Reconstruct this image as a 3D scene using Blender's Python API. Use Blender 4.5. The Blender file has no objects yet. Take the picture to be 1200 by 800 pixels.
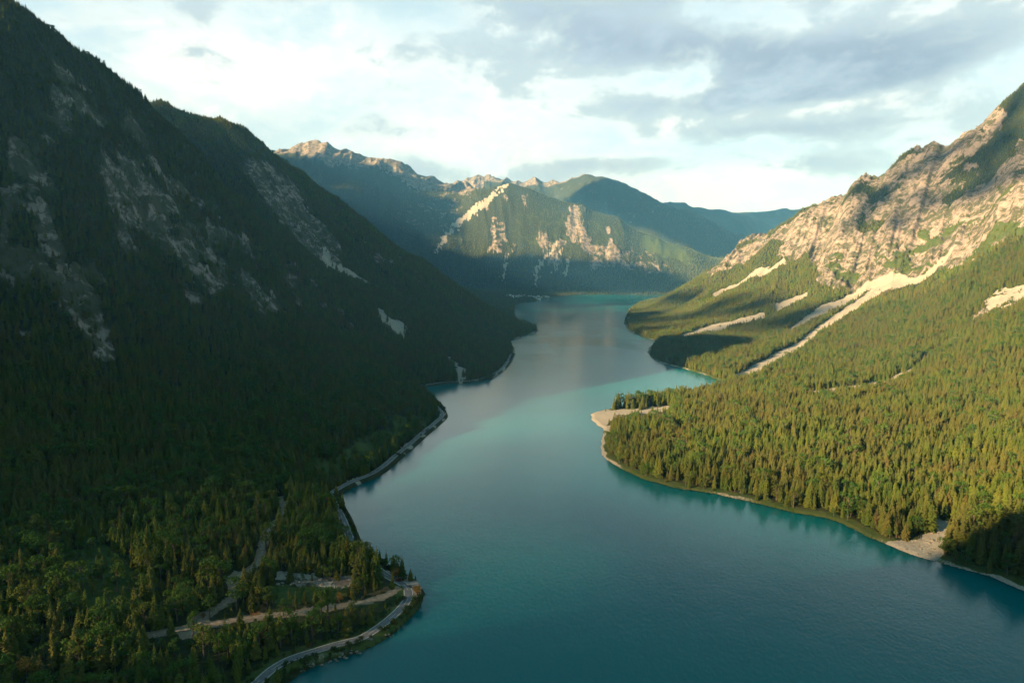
import bpy, bmesh, math, random
import numpy as np
from mathutils import Vector, Matrix, Quaternion
random.seed(7); rng = np.random.default_rng(11)
SC = bpy.context.scene; COL = SC.collection
R = math.radians

# ------------------------------------------------------------------ camera
CAM_H = 250.0; F = 800.0; PITCH = math.atan(82/800.0)
cam_d = bpy.data.cameras.new('camera'); cam = bpy.data.objects.new('camera', cam_d); COL.objects.link(cam)
cam.location = (0, 0, CAM_H); cam.rotation_euler = (R(90)-PITCH, 0, 0)
cam_d.sensor_width = 36; cam_d.lens = 24; cam_d.clip_start = 1; cam_d.clip_end = 90000
SC.camera = cam

# ------------------------------------------------------------------ sun, sky, exposure
SUN_AZ = R(119)      # measured from +Y (view direction) towards the left, -X
SUN_EL = R(20)
sun_dir = Vector((-math.sin(SUN_AZ)*math.cos(SUN_EL), math.cos(SUN_AZ)*math.cos(SUN_EL), math.sin(SUN_EL)))
sl = bpy.data.lights.new('sun', 'SUN'); sl.energy = 5.0; sl.angle = R(0.6); sl.color = (1.0, 0.77, 0.44)
so = bpy.data.objects.new('sun', sl); COL.objects.link(so)
so.rotation_euler = sun_dir.to_track_quat('Z', 'Y').to_euler(); so.location = (-3000, -1500, 3000)
SC.view_settings.view_transform = 'Standard'; SC.view_settings.look = 'None'
SC.view_settings.gamma = 1; SC.view_settings.use_curve_mapping = False
SC.view_settings.exposure = 1.88
SC.cycles.use_denoising = True
SC.cycles.max_bounces = 6; SC.cycles.diffuse_bounces = 2; SC.cycles.glossy_bounces = 2
SC.cycles.transparent_max_bounces = 8; SC.cycles.volume_bounces = 1; SC.cycles.transmission_bounces = 2
SC.cycles.use_adaptive_sampling = True; SC.cycles.adaptive_threshold = 0.01

class NT:
    """small helper round a node tree"""
    def __init__(s, tree): s.t = tree; s.n = tree.nodes; s.l = tree.links; s.n.clear()
    def new(s, typ, **kw):
        n = s.n.new(typ)
        for k, v in kw.items():
            if k == 'ins':
                for a, b in v.items():
                    if isinstance(b, bpy.types.NodeSocket): s.l.new(b, n.inputs[a])
                    else: n.inputs[a].default_value = b
            else: setattr(n, k, v)
        return n
    def math(s, op, a, b=None, c=None, clamp=False):
        n = s.new('ShaderNodeMath', operation=op, use_clamp=clamp)
        for i, v in enumerate((a, b, c)):
            if v is None: continue
            if isinstance(v, bpy.types.NodeSocket): s.l.new(v, n.inputs[i])
            else: n.inputs[i].default_value = v
        return n.outputs[0]
    def ramp(s, fac, lo, hi):
        n = s.new('ShaderNodeMapRange', clamp=True, interpolation_type='SMOOTHSTEP')
        s.l.new(fac, n.inputs[0]); n.inputs[1].default_value = lo; n.inputs[2].default_value = hi
        return n.outputs[0]
    def mix(s, fac, a, b, blend='MIX'):
        n = s.new('ShaderNodeMix', data_type='RGBA', blend_type=blend)
        for i, v in ((0, fac), (6, a), (7, b)):
            if isinstance(v, bpy.types.NodeSocket): s.l.new(v, n.inputs[i])
            elif isinstance(v, tuple): n.inputs[i].default_value = (v[0], v[1], v[2], 1)
            else: n.inputs[i].default_value = v
        return n.outputs[2]
    def noise(s, vec, scale, detail=4, rough=.55, dist=0.0, dims='3D'):
        n = s.new('ShaderNodeTexNoise', noise_dimensions=dims)
        if vec is not None: s.l.new(vec, n.inputs['Vector'])
        n.inputs['Scale'].default_value = scale; n.inputs['Detail'].default_value = detail
        n.inputs['Roughness'].default_value = rough; n.inputs['Distortion'].default_value = dist
        return n.outputs['Fac']

def px_ang(px, py):
    """azimuth and elevation (radians) of a direction given as a picture position"""
    u = (px-600)/F; v = (400-py)/F
    Y = math.cos(PITCH)+v*math.sin(PITCH); Z = -math.sin(PITCH)+v*math.cos(PITCH)
    return math.atan2(u, Y), math.atan2(Z, math.hypot(u, Y))

world = bpy.data.worlds.new('World'); SC.world = world; world.use_nodes = True
w = NT(world.node_tree)
sky = w.new('ShaderNodeTexSky', sky_type='NISHITA', sun_disc=False, sun_elevation=SUN_EL,
            sun_rotation=-SUN_AZ, altitude=1200, air_density=1.2, dust_density=0.6, ozone_density=2.0)
tc = w.new('ShaderNodeTexCoord'); sep = w.new('ShaderNodeSeparateXYZ', ins={0: tc.outputs['Generated']})
X, Yc, Z = sep.outputs
az = w.math('ARCTAN2', X, Yc); el = w.math('ARCSINE', Z)
elp = w.math('MAXIMUM', el, 0.0)
# clouds lie in flat layers: stretch the pattern sideways, more so low down
comb = w.new('ShaderNodeCombineXYZ', ins={0: az, 1: w.math('POWER', w.math('ADD', elp, 0.02), 0.85), 2: 0.0}).outputs[0]
def vscale(vec, x, y, off=(0, 0)):
    m = w.new('ShaderNodeMapping'); w.l.new(vec, m.inputs[0])
    m.inputs['Scale'].default_value = (x, y, 1); m.inputs['Location'].default_value = (off[0], off[1], 0)
    return m.outputs[0]
n_big = w.noise(vscale(comb, 1.0, 2.3), 3.1, 7, .55, .25)
n_mid = w.noise(vscale(comb, 1.0, 1.9, (3.1, 1.7)), 7.0, 8, .6, .35)
n_fin = w.noise(vscale(comb, 1.0, 1.6, (7.7, 4.2)), 14.0, 9, .66, .6)
def blob(px, py, rx, ry, rot=0.0):
    """soft cloudy patch round one bearing; size in degrees, warped by the noise"""
    a0, e0 = px_ang(px, py)
    da = w.math('SUBTRACT', az, a0); de = w.math('SUBTRACT', el, e0)
    da = w.math('ADD', da, w.math('MULTIPLY', w.math('SUBTRACT', n_mid, .5), .22))
    de = w.math('ADD', de, w.math('MULTIPLY', w.math('SUBTRACT', n_big, .5), .10))
    c, s_ = math.cos(R(rot)), math.sin(R(rot))
    p = w.math('ADD', w.math('MULTIPLY', da, c), w.math('MULTIPLY', de, s_))
    q = w.math('SUBTRACT', w.math('MULTIPLY', de, c), w.math('MULTIPLY', da, s_))
    p = w.math('DIVIDE', p, R(rx)); q = w.math('DIVIDE', q, R(ry))
    d = w.math('ADD', w.math('MULTIPLY', p, p), w.math('MULTIPLY', q, q))
    return w.math('POWER', 2.718, w.math('MULTIPLY', d, -1.0))
def addup(items):
    r_ = None
    for b, k in items:
        t = w.math('MULTIPLY', b, k); r_ = t if r_ is None else w.math('ADD', r_, t)
    return r_
dark = addup([(blob(800, 62, 12, 1.7, -3), .62), (blob(1010, 52, 11, 1.5, 4), .62), (blob(690, 28, 8, 1.5, -10), .45), (blob(900, 105, 9, 1.3, 6), .62),
              (blob(1010, 88, 7, 1.0, 8), .45), (blob(880, 158, 6, 1.1, 0), .50), (blob(940, 205, 5.5, .8, 2), .50), (blob(1130, 70, 6, 1.2, 8), .35),
              (blob(570, 206, 8, .9, 2), .34), (blob(700, 192, 6, .8, 0), .36), (blob(440, 150, 4, .9, 0), .22), (blob(270, 110, 2.5, 1.0, 0), .30),
              (blob(1020, 150, 7, 1.5, 8), .42), (blob(800, 2, 12, 1.2, 0), .30), (blob(520, 60, 7, .9, 0), .18), (blob(760, 130, 5, .9, 0), .25)])
white = addup([(blob(230, 95, 8, 3.4, 12), .50), (blob(600, 130, 11, 3.2, 0), .38), (blob(850, 228, 8, 1.4, 0), .7),
               (blob(400, 70, 9, 2, 0), .25), (blob(960, 128, 6, .8, 6), .30), (blob(1130, 20, 6, 1.6, 0), .25),
               (blob(790, 150, 4, 1.2, 0), .35), (blob(700, 8, 6, .8, 0), .25), (blob(470, 175, 7, .9, 0), .3)])
dark = w.math('MULTIPLY', dark, w.math('ADD', .45, w.math('MULTIPLY', n_mid, 1.15)))
# cover: how much cloud, shade: how grey its underside is
detail = w.math('ADD', w.math('MULTIPLY', w.math('SUBTRACT', n_mid, .5), .9), w.math('MULTIPLY', w.math('SUBTRACT', n_fin, .5), .55))
cover = w.math('ADD', w.math('ADD', w.math('MULTIPLY', n_big, 1.3), detail), w.math('ADD', w.math('MULTIPLY', white, .6), w.math('MULTIPLY', dark, .8)))
cover = w.ramp(cover, .45, 1.05)
shade = w.math('ADD', w.math('SUBTRACT', dark, w.math('MULTIPLY', white, .30)), w.math('ADD', w.math('MULTIPLY', detail, 1.7), .10))
shade = w.math('ADD', shade, w.math('MULTIPLY', w.math('SUBTRACT', n_big, .5), .45))
shade = w.ramp(shade, -.08, .98)
ccol = w.mix(w.ramp(shade, 0, .42), (.290, .312, .305), (.165, .202, .222))
ccol = w.mix(w.math('MULTIPLY', w.ramp(n_fin, .50, .70), w.ramp(shade, .35, .0)), ccol, (.375, .375, .36))
ccol = w.mix(w.ramp(shade, .36, 1.05), ccol, w.mix(w.ramp(w.math('ADD', n_mid, w.math('MULTIPLY', n_fin, .5)), .55, .95), (.085, .110, .150), (.150, .188, .225)))
skyc = w.new('ShaderNodeVectorMath', operation='SCALE', ins={0: sky.outputs[0], 'Scale': 0.07}).outputs[0]
pale = w.mix(.78, skyc, (.200, .254, .266))           # thin high veil over the blue
tot = w.mix(cover, pale, ccol)
low = w.ramp(Z, -.25, -.02)
tot = w.mix(low, (.05, .08, .09), tot)
# unseen sky outside the view is darkened and tinted teal to cut fill light
# first overhead, then to the sides and behind the viewpoint
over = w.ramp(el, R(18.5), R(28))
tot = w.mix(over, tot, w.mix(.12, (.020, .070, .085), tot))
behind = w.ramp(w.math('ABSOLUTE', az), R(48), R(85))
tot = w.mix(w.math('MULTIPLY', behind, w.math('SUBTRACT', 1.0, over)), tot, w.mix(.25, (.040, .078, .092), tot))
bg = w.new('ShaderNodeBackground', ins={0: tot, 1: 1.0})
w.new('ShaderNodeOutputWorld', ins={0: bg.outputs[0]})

# ------------------------------------------------------------------ terrain helpers
def hash2(ix, iy, seed):
    h = (ix.astype(np.int64)*374761393 + iy.astype(np.int64)*668265263 + seed*1442695040888963) & 0xffffffff
    h = ((h ^ (h >> 13))*1274126177) & 0xffffffff
    return (h ^ (h >> 16)) & 0xffffffff
def gnoise(x, y, seed=0):
    x = np.asarray(x, float); y = np.asarray(y, float)
    ix = np.floor(x); iy = np.floor(y); fx = x-ix; fy = y-iy
    u = fx*fx*fx*(fx*(fx*6-15)+10); v = fy*fy*fy*(fy*(fy*6-15)+10)
    def g(dx, dy):
        a = hash2(ix+dx, iy+dy, seed)*(2*math.pi/4294967296.0)
        return np.cos(a)*(fx-dx)+np.sin(a)*(fy-dy)
    a = g(0, 0); b = g(1, 0); c = g(0, 1); d = g(1, 1)
    return 1.5*((a+(b-a)*u)+((c+(d-c)*u)-(a+(b-a)*u))*v)
def fbm(x, y, lam, octv=5, seed=0, gain=.5):
    r_ = 0; a = 1; n = 0
    for i in range(octv):
        r_ = r_+a*gnoise(x/lam+i*17.3, y/lam-i*9.1, seed+i); n += a; a *= gain; lam /= 2.03
    return r_/n
def ridged(x, y, lam, octv=5, seed=0, gain=.5):
    r_ = 0; a = 1; n = 0; wgt = 1
    for i in range(octv):
        v = (1-np.abs(gnoise(x/lam+i*7.7, y/lam+i*3.3, seed+i)))**2*wgt
        wgt = np.clip(v*1.6, 0, 1); r_ = r_+a*v; n += a; a *= gain; lam /= 2.07
    return r_/n
def sstep(x, a, b):
    t = np.clip((np.asarray(x, float)-a)/(b-a), 0, 1); return t*t*(3-2*t)
CP, SP = math.cos(PITCH), math.sin(PITCH)
def ray(px, py):
    u = (px-600)/F; v = (400-py)/F
    return u, CP+v*SP, -SP+v*CP
def atY(px, py, Y):
    u, yy, zz = ray(px, py); t = Y/yy
    return (u*t, Y, CAM_H+zz*t)
def ground(px, py, z=0.0):
    u, yy, zz = ray(px, py); t = (z-CAM_H)/zz
    return (u*t, yy*t)
def to_px(x, y, z):
    d = y*CP-(z-CAM_H)*SP; d = np.where(d < 1, 1, d)
    return 600+F*x/d, 400-F*(y*SP+(z-CAM_H)*CP)/d

# shoreline, surveyed as points of the lake's edge
shoreL = [(339,798),(360,785),(381,774),(408,767),(426,758),(450,747),(462,740),(477,725),(493,710),(498,695),(489,682),(477,674),
 (462,667),(450,660),(432,645),(420,636),(417,622),(409,606),(401,590),(396,580),(408,569),(415,566),(435,560),(450,550),(465,537),(477,527),
 (495,512),(512,497),(523,487),(522,479),(515,472),(504,463),(492,455),(502,452),(515,450),(530,449),(552,448),(577,444),(590,432),(600,422),
 (604,413),(601,404),(597,399),(610,395),(622,391),(631,388),(630,385),(620,380),(606,376),(603,367),(605,357),(610,355),(626,354),(632,351.5),(645,349),
 (660,346.5),(690,345.5),(722,345),(772,345.5),(800,346)]
shoreR = [(790,350),(770,352),(757,354),(745,358),(737,362),(733,370),(731,378),(735,386),(744,391),(757,396),(770,399),(763,405),(759,412),(763,419),(777,426),
 (795,430),(812,435),(826,439),(838,444),(850,448),(838,454),(815,459),(790,463),(760,468),(735,474),(715,479),(700,482),(692,485),(694,492),(700,498),(708,503),
 (704,518),(706,533),(720,545),(750,560),(790,571),(830,577),(877,587),(934,601),(970,607),(988,613),(1001,620),(1020,630),(1040,638),(1065,649),(1085,655),(1102,659),(1130,667),(1159,675),(1200,692)]
lake = [(-240,-1500),(-230,-400),(-190,0),(-172,200),(-160,300)]+[ground(*p) for p in shoreL]
lake += [ground(*p) for p in shoreR]+[(470,420),(520,300),(540,0),(560,-400),(600,-1500)]
lake = np.array(lake)
def seg_dist(px_, py_, P, closed=True):
    n = len(P); best = np.full(px_.shape, 1e18)
    for i in range(n if closed else n-1):
        a = P[i]; b = P[(i+1) % n]; d = b-a; L2 = d@d+1e-9
        t = np.clip(((px_-a[0])*d[0]+(py_-a[1])*d[1])/L2, 0, 1)
        best = np.minimum(best, (px_-a[0]-t*d[0])**2+(py_-a[1]-t*d[1])**2)
    return np.sqrt(best)
def inside(px_, py_, P):
    c = np.zeros(px_.shape, bool); n = len(P)
    for i in range(n):
        x1, y1 = P[i]; x2, y2 = P[(i+1) % n]
        if y1 == y2: continue
        m = ((y1 > py_) != (y2 > py_)) & (px_ < (x2-x1)*(py_-y1)/(y2-y1)+x1); c ^= m
    return c

# control heights: (picture position, depth) pairs turned into real points, plus points off to the sides
C = []
def cp(*rows):
    for a in rows: C.append(atY(*a))
# left mountain, crest and face
cp((0,10,1200),(50,38,1280),(100,68,1370),(130,95,1440),(165,118,1530),(224,180,1640),(280,240,1760),(330,283,1860),(380,317,1960),(440,345,2080),(486,364,2160),(550,398,2280))
cp((0,100,1120),(0,200,1040),(0,300,960),(0,400,870),(0,500,750),(0,600,570),(0,700,450),
   (100,140,1220),(100,220,1130),(100,320,1040),(100,420,940),(100,520,760),(100,620,570),
   (200,240,1330),(200,320,1230),(200,420,1060),(200,500,860),(200,600,620),
   (300,330,1480),(300,400,1260),(300,480,1010),(300,560,740),(300,620,600),
   (390,400,1420),(400,440,1240),(400,500,950),(370,560,770),(470,440,1300),(470,480,1080),(440,520,960),
   (420,390,1640),(460,410,1560),(500,430,1520),(500,410,1720),(540,430,1640),(560,410,1800),(570,425,1780))
# second left ridge
cp((178,122,2500),(240,138,2600),(275,149,2660),(305,171,2700),(330,187,2740),(355,206,2780),(400,241,2860),(450,276,2950),(500,311,3010),(540,341,3080),(580,366,3160),(602,378,3240))
cp((240,170,2350),(300,220,2380),(340,250,2420),(400,300,2440),(450,330,2480),(500,350,2520),(550,375,2560),(340,290,2120),(400,325,2150))
# left, behind the second ridge
C += [(-1200,2100,420),(-1500,2500,700),(-1500,4200,420),(-700,4200,230),(-300,4300,60),(-350,5300,90),(-1200,5600,350),(-2600,5200,1150),(-2300,6200,1250),(-1300,6300,560),(-700,6600,120),(-2200,3500,900)]
# left, outside the frame: unseen ridge, its heights shaped to place the shadow edge
C += [(-1300,1300,760),(-900,1000,560),(-1100,760,440),(-1000,560,380),(-900,420,310),(-780,250,200),(-760,120,200),(-900,160,215),(-880,300,280),(-1150,-80,260),(-1260,-135,270),(-1050,-300,560),(-960,-160,600),(-820,-20,240),(-1030,-10,250),(-1030,90,240),(-1120,165,260),(-900,-200,672),(-960,-420,700),
      (-1000,-800,700),(-1500,-500,620),(-1500,0,280),(-1400,300,380),(-1900,300,420),(-1700,900,560),(-2600,0,500),(-2400,-900,600),(-560,420,60),(-450,250,45),(-420,60,60),(-420,-200,80),(-500,-600,160),(-1000,-1500,800),(-500,-1500,200)]
# distant: far left massif
cp((315,176,9300),(335,181,9300),(360,167,9500),(378,166,9500),(400,179,9600),(430,187,9700),(462,190,9900),(490,201,10000),(520,211,10200),(556,222,10400))
cp((400,222,8900),(470,225,8900),(530,235,9000),(400,260,7900),(450,250,8400),(500,265,8300),(500,300,7600),(540,262,8500))
# centre mountain
cp((513,300,7700),(530,262,8500),(560,240,8750),(577,223,8900),(600,212,9000),(622,217,9000),(650,229,8950),(680,241,8900),(720,253,8850),(760,271,8750),(790,286,8650),(815,301,8500),(832,312,8300),
   (600,260,8450),(600,300,8050),(600,330,7700),(680,280,8350),(680,310,7950),(750,300,8250),(750,325,7850),(560,290,8150),(560,325,7600),(800,325,7850),(850,330,7500),(540,340,7200))
C += [(-200,10500,700),(900,10300,600),(2400,9800,300),(1500,9900,500),(3300,9500,400),(-1600,8000,560)]
cp((625,262,10600),(655,252,10700),(600,262,10400),(650,236,11600),(610,240,11400),(575,240,11000))
# rocky peaks beyond
cp((545,212,12600),(560,206,12600),(585,214,12600),(610,212,12600),(640,214,12600),(662,223,12500),(685,210,12300),(700,214,12300))
# blue mountain beyond, with its front shoulder
cp((663,236,10900),(690,217,11000),(715,210,11100),(740,220,11200),(770,233,11300),(800,246,11400),(835,262,11500),(862,278,11500),(800,262,10400),(840,283,10100),(770,262,10300),(860,300,9600))
C += [(1500,12600,900),(3200,12800,700),(4300,13200,600),(-3000,12000,1000),(0,14500,800)]
cp((785,238,13800),(803,234,13900),(822,247,14000),(831,255,14500),(845,242,15200),(858,250,15300),(874,262,15400),(894,252,15400),(917,246,15500),(960,244,15600))
# right mountain: crest
cp((1300,40,2950),(1250,70,3000),(1200,97,3080),(1170,113,3180),(1150,131,3250),(1125,149,3330),(1103,151,3420),(1065,168,3560),(1035,194,3680),(1010,202,3800),(990,212,3900),(960,234,4030),(940,245,4120),
   (915,252,4250),(900,264,4350),(870,287,4520),(850,302,4650),(830,320,4800),(805,336,4980),(780,349,5200))
# face
cp((830,340,4100),(800,360,4000),(770,375,3600),(860,330,3800),(900,310,3700),(900,350,3000),(850,370,3000),(830,395,2500),(800,405,2350),(860,410,2100),(880,420,1850),(860,432,1700),
   (950,290,3550),(950,330,3000),(950,370,2500),(950,400,2050),(950,430,1700),(1000,260,3350),(1000,310,2950),(1020,340,2650),(1000,380,2250),(1000,420,1800),(1000,445,1480),
   (1050,220,3300),(1060,270,2950),(1070,310,2600),(1080,350,2200),(1080,400,1700),(1080,440,1380),(1100,200,3150),(1120,260,2750),(1140,300,2350),(1150,350,1900),(1150,400,1500),(1150,450,1200),
   (1200,160,2850),(1200,220,2550),(1200,280,2150),(1200,330,1800),(1200,400,1300),(1200,460,1030),(1200,520,800),(1200,580,640),(1200,640,540),
   (1100,500,1000),(1100,560,780),(1100,610,660),(1000,480,1180),(1000,530,930),(1000,580,745),(900,470,1300),(900,510,1030),(900,550,850),(830,490,1160),(800,540,900),(780,500,1110),(850,470,1320))
C += [(1900,2300,900),(1500,1200,420),(1000,600,170),(700,200,110),(800,-400,200),(1600,0,600),(1500,-1500,500),(2600,1500,1000),(3000,3000,1100),(2600,4200,700),(1900,5400,350),(2600,6800,300),(1500,6900,120),(4200,6000,700)]
# lake bed
for p in [(600,700),(800,650),(600,600),(520,560),(600,500),(650,440),(680,400),(680,370),(700,355),(640,410),(560,470),(760,360),(500,640),(1000,700),(790,440)]:
    g = ground(*p); C.append((g[0], g[1], -25))
C += [(100,200,-25),(200,0,-25),(100,-600,-25),(300,-1500,-25)]
for i, p in enumerate(lake):
    if 300 < p[1] < 7600: C.append((p[0], p[1], 1.0))
C = np.array(C, float)
keep = [0]                      # drop near-duplicate points
for i in range(1, len(C)):
    d = np.hypot(C[keep, 0]-C[i, 0], C[keep, 1]-C[i, 1])
    if d.min() > 12: keep.append(i)
C = C[keep]
Dm = np.hypot(C[:, None, 0]-C[None, :, 0], C[:, None, 1]-C[None, :, 1])
n = len(C)
A_ = np.zeros((n+1, n+1)); A_[:n, :n] = -Dm+np.eye(n)*3.0; A_[:n, n] = 1; A_[n, :n] = 1
sol = np.linalg.solve(A_, np.append(C[:, 2], 0)); Wt, W0 = sol[:n], sol[n]
def base_h(x, y):
    r_ = np.full(x.shape, W0)
    for i in range(n): r_ -= Wt[i]*np.hypot(x-C[i, 0], y-C[i, 1])
    return r_

# polar sheet centred under the viewpoint: fine inside the view, coarse round the back
a_in = np.linspace(R(-41), R(41), 1261)
a_l = np.concatenate([np.linspace(R(-180), R(-62), 60), np.linspace(R(-61), R(-41.2), 120)])
a_r = -a_l[::-1]
AZ = np.concatenate([a_l, a_in, a_r])
RR = np.exp(np.concatenate([np.linspace(math.log(60), math.log(500), 240, endpoint=False), np.linspace(math.log(500), math.log(5200), 1150, endpoint=False), np.linspace(math.log(5200), math.log(18500), 312)]))
cA = AZ[::3]; cR = RR[::3]
gx = cR[:, None]*np.sin(cA)[None, :]; gy = cR[:, None]*np.cos(cA)[None, :]
hb = base_h(gx, gy)
sd = seg_dist(gx, gy, lake); sd = np.where(inside(gx, gy, lake), -sd, sd)
def up(g):      # bilinear, index space
    fa = np.linspace(0, len(RR)-1, len(RR))/3; fb = np.linspace(0, len(AZ)-1, len(AZ))/3
    i = np.clip(fa.astype(int), 0, g.shape[0]-2); j = np.clip(fb.astype(int), 0, g.shape[1]-2)
    ti = (fa-i)[:, None]; tj = (fb-j)[None, :]
    I = i[:, None]; J = j[None, :]
    return (g[I, J]*(1-ti)*(1-tj)+g[I+1, J]*ti*(1-tj)+g[I, J+1]*(1-ti)*tj+g[I+1, J+1]*ti*tj)
assert (len(RR)-1) % 3 == 0 and (len(AZ)-1) % 3 == 0, (len(RR), len(AZ))
GX = RR[:, None]*np.sin(AZ)[None, :]; GY = RR[:, None]*np.cos(AZ)[None, :]
HB = up(hb); SD = up(sd)
dist = RR[:, None]+0*GX
far_out = sstep(np.hypot(GX, GY), 3500, 6000)*(1-sstep(GY, 4500, 6000))
HB = HB*(1-far_out)+np.minimum(HB, 500)*far_out      # open country beyond what was surveyed
SD = SD+gnoise(GX/23, GY/23, 5)*np.clip(dist*.002, .8, 4)+gnoise(GX/7, GY/7, 6)*.7

# masks for bare rock, scree and grass, laid on the ground where the survey puts them
prx, pry = to_px(GX, GY, HB)
infront = (GY > 200)
wx = prx+fbm(GX, GY, 90, 3, 31)*12*(900/np.maximum(dist, 900))**.3+fbm(GX, GY, 26, 3, 33)*6
wy = pry+fbm(GX+500, GY, 90, 3, 32)*12*(900/np.maximum(dist, 900))**.3+fbm(GX, GY, 26, 3, 34)*6
def mpoly(P, y0, y1, soft=0):
    P = np.array(P, float)
    b = infront & (GY > y0) & (GY < y1) & (wx > P[:, 0].min()) & (wx < P[:, 0].max()) & (wy > P[:, 1].min()) & (wy < P[:, 1].max())
    m = np.zeros(GX.shape, bool); m[b] = inside(wx[b], wy[b], P); return m
def mline(P, wd, y0, y1, warp=.3):
    P = np.array(P, float); m = np.zeros(GX.shape, np.float32)
    X_ = prx+(wx-prx)*warp; Y_ = pry+(wy-pry)*warp; pad = max(wd)*1.5
    b = infront & (GY > y0) & (GY < y1) & (X_ > P[:, 0].min()-pad) & (X_ < P[:, 0].max()+pad) & (Y_ > P[:, 1].min()-pad) & (Y_ < P[:, 1].max()+pad)
    xb = X_[b]; yb = Y_[b]; best = np.zeros(xb.shape)
    for i in range(len(P)-1):
        a, c = P[i], P[i+1]; d = c-a
        t = np.clip(((xb-a[0])*d[0]+(yb-a[1])*d[1])/(d@d), 0, 1)
        ds = np.hypot(xb-a[0]-t*d[0], yb-a[1]-t*d[1]); ww = wd[i]+(wd[i+1]-wd[i])*t
        best = np.maximum(best, np.clip((ww*.5-ds)/(.25*ww)+.5, 0, 1))
    m[b] = best; return m
ROCK = np.zeros(GX.shape, np.float32); SCREE = np.zeros(GX.shape, np.float32); GRASS = np.zeros(GX.shape, np.float32)
def add(t, m, k=1.0): np.maximum(t, m*k, out=t)
# left mountain crags: broken outcrops
mot = fbm(GX*1.0+GY*.5, GY*.8+HB*.8, 95, 5, 40, .6)
for P, th in [([(0,215),(40,225),(72,300),(75,335),(30,330),(0,325)], -.05), ([(5,325),(60,325),(66,385),(20,390)], .0), ([(66,318),(110,310),(138,350),(135,425),(95,415),(70,380)], -.12),
              ([(15,120),(70,130),(80,200),(60,250),(10,200)], .10), ([(60,80),(120,110),(175,160),(180,205),(110,205),(60,150)], .12), ([(115,195),(180,190),(215,215),(260,270),(240,310),(185,300),(140,300)], -.14),
              ([(196,290),(262,300),(262,350),(225,360)], -.08), ([(215,225),(275,250),(300,300),(300,340),(258,330),(240,280)], -.03), ([(278,320),(318,330),(342,370),(330,380),(290,355)], -.14),
              ([(330,305),(352,310),(352,335),(335,330)], -.1), ([(340,340),(400,370),(430,400),(400,395),(350,365)], .0), ([(355,300),(372,318),(372,345),(360,335)], 0.02)]:
    add(ROCK, mpoly(P, 700, 2200)*sstep(mot, th-.07, th+.07), .85)
# second ridge crag
add(ROCK, mpoly([(284,198),(300,194),(322,199),(345,222),(352,240),(372,255),(388,285),(399,300),(398,322),(384,314),(362,300),(345,285),(325,258),(300,232)], 2100, 2760)*sstep(mot, -.42, -.30))
add(ROCK, mpoly([(410,280),(470,300),(560,350),(540,360),(440,320)], 2200, 3000)*sstep(mot, .12, .22), .8)
add(SCREE, mline([(380,298),(385,315),(400,320),(440,336),(486,360)], [6,9,6,5,2], 1950, 2600))
add(SCREE, mpoly([(434,358),(446,362),(461,374),(474,380),(480,394),(474,396),(458,388),(446,374)], 1300, 2000))
add(SCREE, mpoly([(519,417),(530,420),(546,430),(545,447),(537,449),(531,434)], 1300, 1800))
# right mountain
rockR = mpoly([(1260,60),(1200,92),(1170,108),(1135,140),(1103,144),(1035,190),(990,208),(940,240),(915,248),(870,282),(826,314),(828,322),(845,321),(870,308),(891,296),(905,283),(912,292),(909,307),
   (924,310),(945,300),(958,316),(960,342),(990,338),(1014,342),(1035,345),(1065,322),(1098,308),(1116,318),(1140,308),(1168,292),(1194,268),(1220,258),(1260,240)], 1900, 5000)
greenR = mpoly([(1260,50),(1200,90),(1170,114),(1176,128),(1184,140),(1160,158),(1140,178),(1112,196),(1096,206),(1120,200),(1146,186),(1150,196),(1120,214),(1104,230),(1112,236),(1146,208),(1172,192),(1190,184),(1210,168),(1260,150)], 1900, 3300)
greenT = mpoly([(1065,166),(1100,146),(1108,150),(1095,160),(1072,172),(1062,196),(1045,194),(1030,202),(1005,206),(990,222),(960,246),(940,256),(915,266),(900,274),(905,258),(940,238),(990,206),(1035,188)], 3000, 4700)
motR = fbm(GX*.9, GY*.45, 120, 5, 44, .62)
add(ROCK, rockR*(1-greenR*.95)*(1-greenT*sstep(motR, -.15, .05))*(1-.85*sstep(motR, .10, .22)))
add(SCREE, mline([(1120,285),(1085,318),(1040,335),(985,368),(930,410),(880,436),(864,441)], [5,7,8,8,9,9,6], 1450, 2900))
add(SCREE, mline([(1060,322),(1010,340),(960,366),(927,386)], [11,9,8,5], 1600, 3200))
add(SCREE, mline([(918,312),(880,326),(836,346)], [5,6,4], 2500, 4500)); add(SCREE, mline([(944,344),(912,359)], [6,8], 1800, 3600), .8)
add(SCREE, mline([(894,370),(860,379),(820,389),(792,398)], [6,9,7,4], 1800, 3400), .9)
add(SCREE, mpoly([(1150,358),(1165,346),(1205,330),(1260,310),(1260,335),(1205,345),(1172,364)], 1200, 2400)*sstep(mot, -.25, -.1))
add(ROCK, mpoly([(1090,408),(1104,390),(1124,378),(1150,356),(1172,366),(1130,384),(1112,406),(1096,412)], 1100, 2200)*sstep(mot, .02, .12), .8)
add(SCREE, mline([(945,466),(975,462),(1005,457)], [6,9,7], 1100, 1800)); add(SCREE, mline([(1005,457),(1040,446),(1066,434)], [5,5,6], 1100, 1900), .6)
add(SCREE, mline([(1066,434),(1100,405)], [3,4], 1100, 2000), .4)
add(GRASS, mpoly([(960,300),(1060,262),(1200,220),(1200,280),(1150,310),(1050,330),(980,345),(940,330)], 2000, 3400)*sstep(motR, -.12, .1), .55)
add(SCREE, mpoly([(1034,640),(1050,632),(1076,628),(1088,622),(1090,612),(1100,606),(1114,610),(1106,626),(1110,640),(1100,656),(1086,658),(1064,650)], 400, 800))
add(SCREE, mpoly([(680,482),(722,478),(785,479),(795,484),(770,488),(728,490),(712,505),(694,502)], 900, 1400))
add(GRASS, mpoly([(1100,640),(1120,655),(1100,668),(1080,655)], 400, 800), .8)
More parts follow.
